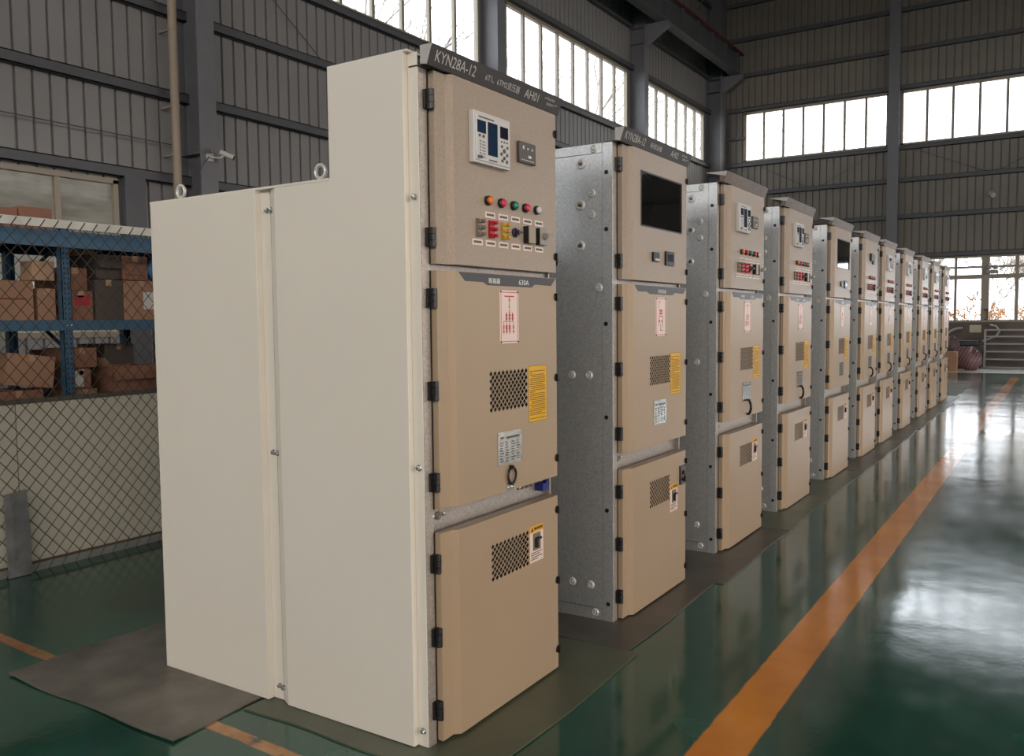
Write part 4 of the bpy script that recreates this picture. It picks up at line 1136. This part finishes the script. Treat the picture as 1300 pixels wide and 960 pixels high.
m = MB(); m.box(-.55, .22, -.22, .22, .06, .62); m.box(-.42, .12, -.18, .18, .62, .76); obj('body', m, MACH, mc, bevel=.02)
m = MB()
for x in (-.45, .12):
    for y in (-.17, .17): m.lathe([(-.025, .07), (.025, .07)], (x, y, .07), 'y', 14)
obj('wheels', m, BLACK, mc, smooth=True)
m = MB(); pts = [(-.30 + .42 * math.cos(t), 0, .80 + .30 * math.sin(t)) for t in [PI * (.5 + .08 * i) for i in range(9)]]
m.path(pts, .03, 8); obj('hose', m, HOSE, mc, smooth=True)
m = MB(); pts = [(.35, .2, 1.18), (.50, .2, 1.14), (.60, .15, 1.02), (.52, .1, .88), (.36, .05, .80), (.20, 0, .74)]; m.path(pts, .025, 8); obj('hose', m, HOSE, mc, smooth=True)
m = MB(); m.box(-.46, -.17, FY - .0165, FY - .0118, .97, 1.18)
tag(obj('paper_notice', m, pm('yellowed_paper', (196, 190, 168), .7)), 'cream paper notice stuck on the dark wall below the far window', 'notice')
m = MB(); m.box(-.10, -.02, FY - .07, FY - .018, 1.325, 1.35); m.box(-.035, -.01, FY - .06, FY - .019, 1.33, 1.62); m.box(-.12, -.01, FY - .06, FY - .019, 1.58, 1.63)
tag(obj('red_handle', m, pm('red_brown_metal', (120, 50, 44), .5)), 'small red-brown metal handle on the far window sill', 'handle')

# ================================================================== OUTSIDE
g = MB(); g.box(-70, 80, -80, 110, -.45, -.21); struct('ground_outside', g, GROUND)
nb = thing('neighbour_building', 'plain pale building outside the dusty left windows', 'building', (-13, 0, 0))
m = MB(); m.box(-1.5, 1.5, -14, 9, -.2, 4.6); obj('wall', m, CONC, nb)
m = MB(); m.box(-1.8, 1.8, -14.3, 9.3, 4.6, 4.8); obj('roof', m, ROOF, nb)

def tree(name, label, base, height, seed, mat=BARK, spread=.55, r0=.075, depth=4, group='bare trees outside the windows', cat='tree', nb=3):
    rr = random.Random(seed); mb = MB()
    def grow(p, d, L, r, k):
        q = p
        segs = 3
        for s in range(segs):
            d2 = (d + Vector((rr.uniform(-1, 1), rr.uniform(-1, 1), rr.uniform(-.3, .6))) * .16).normalized()
            e = q + d2 * (L / segs)
            rn = r * (1 - .22 * (s + 1) / segs)
            mb.tube(q, e, max(.014, r * (1 - .22 * s / segs)), max(.012, rn), n=4 if k < 3 else 3, cap=False); q = e; d = d2
            if k < depth and s >= 1:
                for _ in range(1 if s == 1 else nb - 1):
                    a = rr.uniform(0, 2 * PI); side = d.orthogonal().normalized(); side = Matrix.Rotation(a, 3, d) @ side
                    nd = (d * (1 - spread * .5) + side * spread * rr.uniform(.6, 1.25) + Vector((0, 0, .12))).normalized()
                    grow(q, nd, L * rr.uniform(.58, .80), r * rr.uniform(.42, .62), k + 1)
    grow(Vector((0, 0, 0)), Vector((rr.uniform(-.08, .08), rr.uniform(-.08, .08), 1)), height * .36, r0, 0)
    return tag(obj(name, mb, mat, loc=base), label, cat, group)
TREES = [(-14.5, 15.5, 14.5, 'bare tree outside the high window nearest the camera on the left wall'), (-14.5, 26.5, 16.0, 'bare tree outside the high window in the middle bay, nearer of two there'), (-23.5, 41.0, 23.0, 'bare tree outside the high window in the middle bay, farther of two there'),
         (-14.0, 42.5, 15.5, 'bare tree outside the last high window on the left wall'), (-23, 60.0, 23.0, 'bare tree far outside the last high window on the left wall'),
         (-2.2, 30.0, 4.2, 'low grey bushy tree outside the far low window, nearest the cabinets'), (-.7, 33.8, 5.0, 'grey bushy tree outside the middle pane of the far low window'), (3.3, 33.0, 4.6, 'low grey bushy tree outside the far low window at the right edge')]
for i, (x, y, h, lb) in enumerate(TREES):
    tree('bare_tree' if i == 0 else 'bare_tree.%03d' % i, lb, (x, y, -.2), h, 40 + i, depth=5 if i > 4 else 4, r0=.085 if i < 5 else .035, nb=4)
for i, (x, y, h, lb) in enumerate([(-.5, 28.4, 2.3, 'dry orange-brown shrub outside the far low window, left of the two'), (.75, 30.9, 2.6, 'dry orange-brown shrub outside the far low window, right of the two')]):
    tree('dry_shrub' if i == 0 else 'dry_shrub.%03d' % i, lb, (x, y, -.2), h, 70 + i, mat=DRY, spread=.7, r0=.025, depth=4, group='dry shrubs outside the far window', cat='shrub', nb=4)
for i, (x, lb) in enumerate([(-6.4, 'tall dry weed stalk seen in the far high window, left'), (-5.4, 'tall dry weed stalk seen in the far high window, right')]):
    tree('slender_tree' if i == 0 else 'slender_tree.%03d' % i, lb, (x, 33.0 + 13 * i, -.2), 9.8 + 3.2 * i, 90 + i, spread=.4, r0=.06, depth=4, group='slender bare trees outside the far high window')

# ================================================================== LIGHT
world = bpy.data.worlds.new('overcast_sky'); S.world = world; world.use_nodes = True
nt = world.node_tree; N = nt.nodes; L = nt.links; bg = N['Background']
tc = N.new('ShaderNodeTexCoord'); sep = N.new('ShaderNodeSeparateXYZ'); L.new(tc.outputs['Generated'], sep.inputs['Vector'])
# thin cloud: brighter and warmer on the sun's side (behind the camera, to the right)
dot = N.new('ShaderNodeVectorMath'); dot.operation = 'DOT_PRODUCT'; dot.inputs[1].default_value = Vector((.90, -.42, .12)).normalized()
L.new(tc.outputs['Generated'], dot.inputs[0])
r = N.new('ShaderNodeValToRGB'); L.new(dot.outputs['Value'], r.inputs['Fac'])
r.color_ramp.elements[0].position = .0; r.color_ramp.elements[1].position = .9
r.color_ramp.elements[0].color = (1.25, 1.33, 1.42, 1); r.color_ramp.elements[1].color = (3.5, 3.10, 2.76, 1)
L.new(r.outputs['Color'], bg.inputs['Color']); bg.inputs['Strength'].default_value = 1.0

def portal(name, loc, rot, sx, sy):
    l = bpy.data.lights.new(name, 'AREA'); l.shape = 'RECTANGLE'; l.size = sx; l.size_y = sy; l.energy = 1
    l.cycles.is_portal = True
    o = bpy.data.objects.new(name, l); COL.objects.link(o); o.location = loc; o.rotation_euler = rot
    return o
for h in LH:
    if h[2] == ZU0: portal('window_daylight', (WX - .12, (h[0] + h[1]) / 2, (h[2] + h[3]) / 2), (PI / 2, 0, -PI / 2), h[1] - h[0], h[3] - h[2])
for h in FH: portal('window_daylight', ((h[0] + h[1]) / 2, FY + .12, (h[2] + h[3]) / 2), (-PI / 2, 0, 0), h[1] - h[0], h[3] - h[2])
for h in RH: portal('window_daylight', (RX + .12, (h[0] + h[1]) / 2, (h[2] + h[3]) / 2), (PI / 2, 0, PI / 2), h[1] - h[0], h[3] - h[2])
for h in BH: portal('window_daylight', ((h[0] + h[1]) / 2, BY - .12, (h[2] + h[3]) / 2), (PI / 2, 0, 0), h[1] - h[0], h[3] - h[2])

# ================================================================== CAMERA
yaw, pitch, roll, fpx = -.5716, .0654, .0098, 1087.66
fw = Vector((math.sin(yaw) * math.cos(pitch), math.cos(yaw) * math.cos(pitch), -math.sin(pitch)))
rt = fw.cross(Vector((0, 0, 1))).normalized(); dn = fw.cross(rt)
r2 = math.cos(roll) * rt + math.sin(roll) * dn; d2 = -math.sin(roll) * rt + math.cos(roll) * dn
M = Matrix((r2, -d2, -fw)).transposed().to_4x4(); M.translation = Vector((1.7636, -2.1348, 1.3949))
cd = bpy.data.cameras.new('camera'); cd.sensor_fit = 'HORIZONTAL'; cd.sensor_width = 36; cd.lens = fpx / 1300 * 36; cd.clip_start = .05; cd.clip_end = 400
co = bpy.data.objects.new('camera', cd); COL.objects.link(co); co.matrix_world = M
S.camera = co

S.view_settings.view_transform = 'Standard'; S.view_settings.look = 'None'; S.view_settings.gamma = 1; S.view_settings.use_curve_mapping = False
S.view_settings.exposure = 1.8
S.cycles.use_denoising = True
S.cycles.max_bounces = 10; S.cycles.diffuse_bounces = 5; S.cycles.glossy_bounces = 4; S.cycles.transparent_max_bounces = 12
S.cycles.caustics_reflective = False; S.cycles.caustics_refractive = False
S.cycles.sample_clamp_indirect = 6
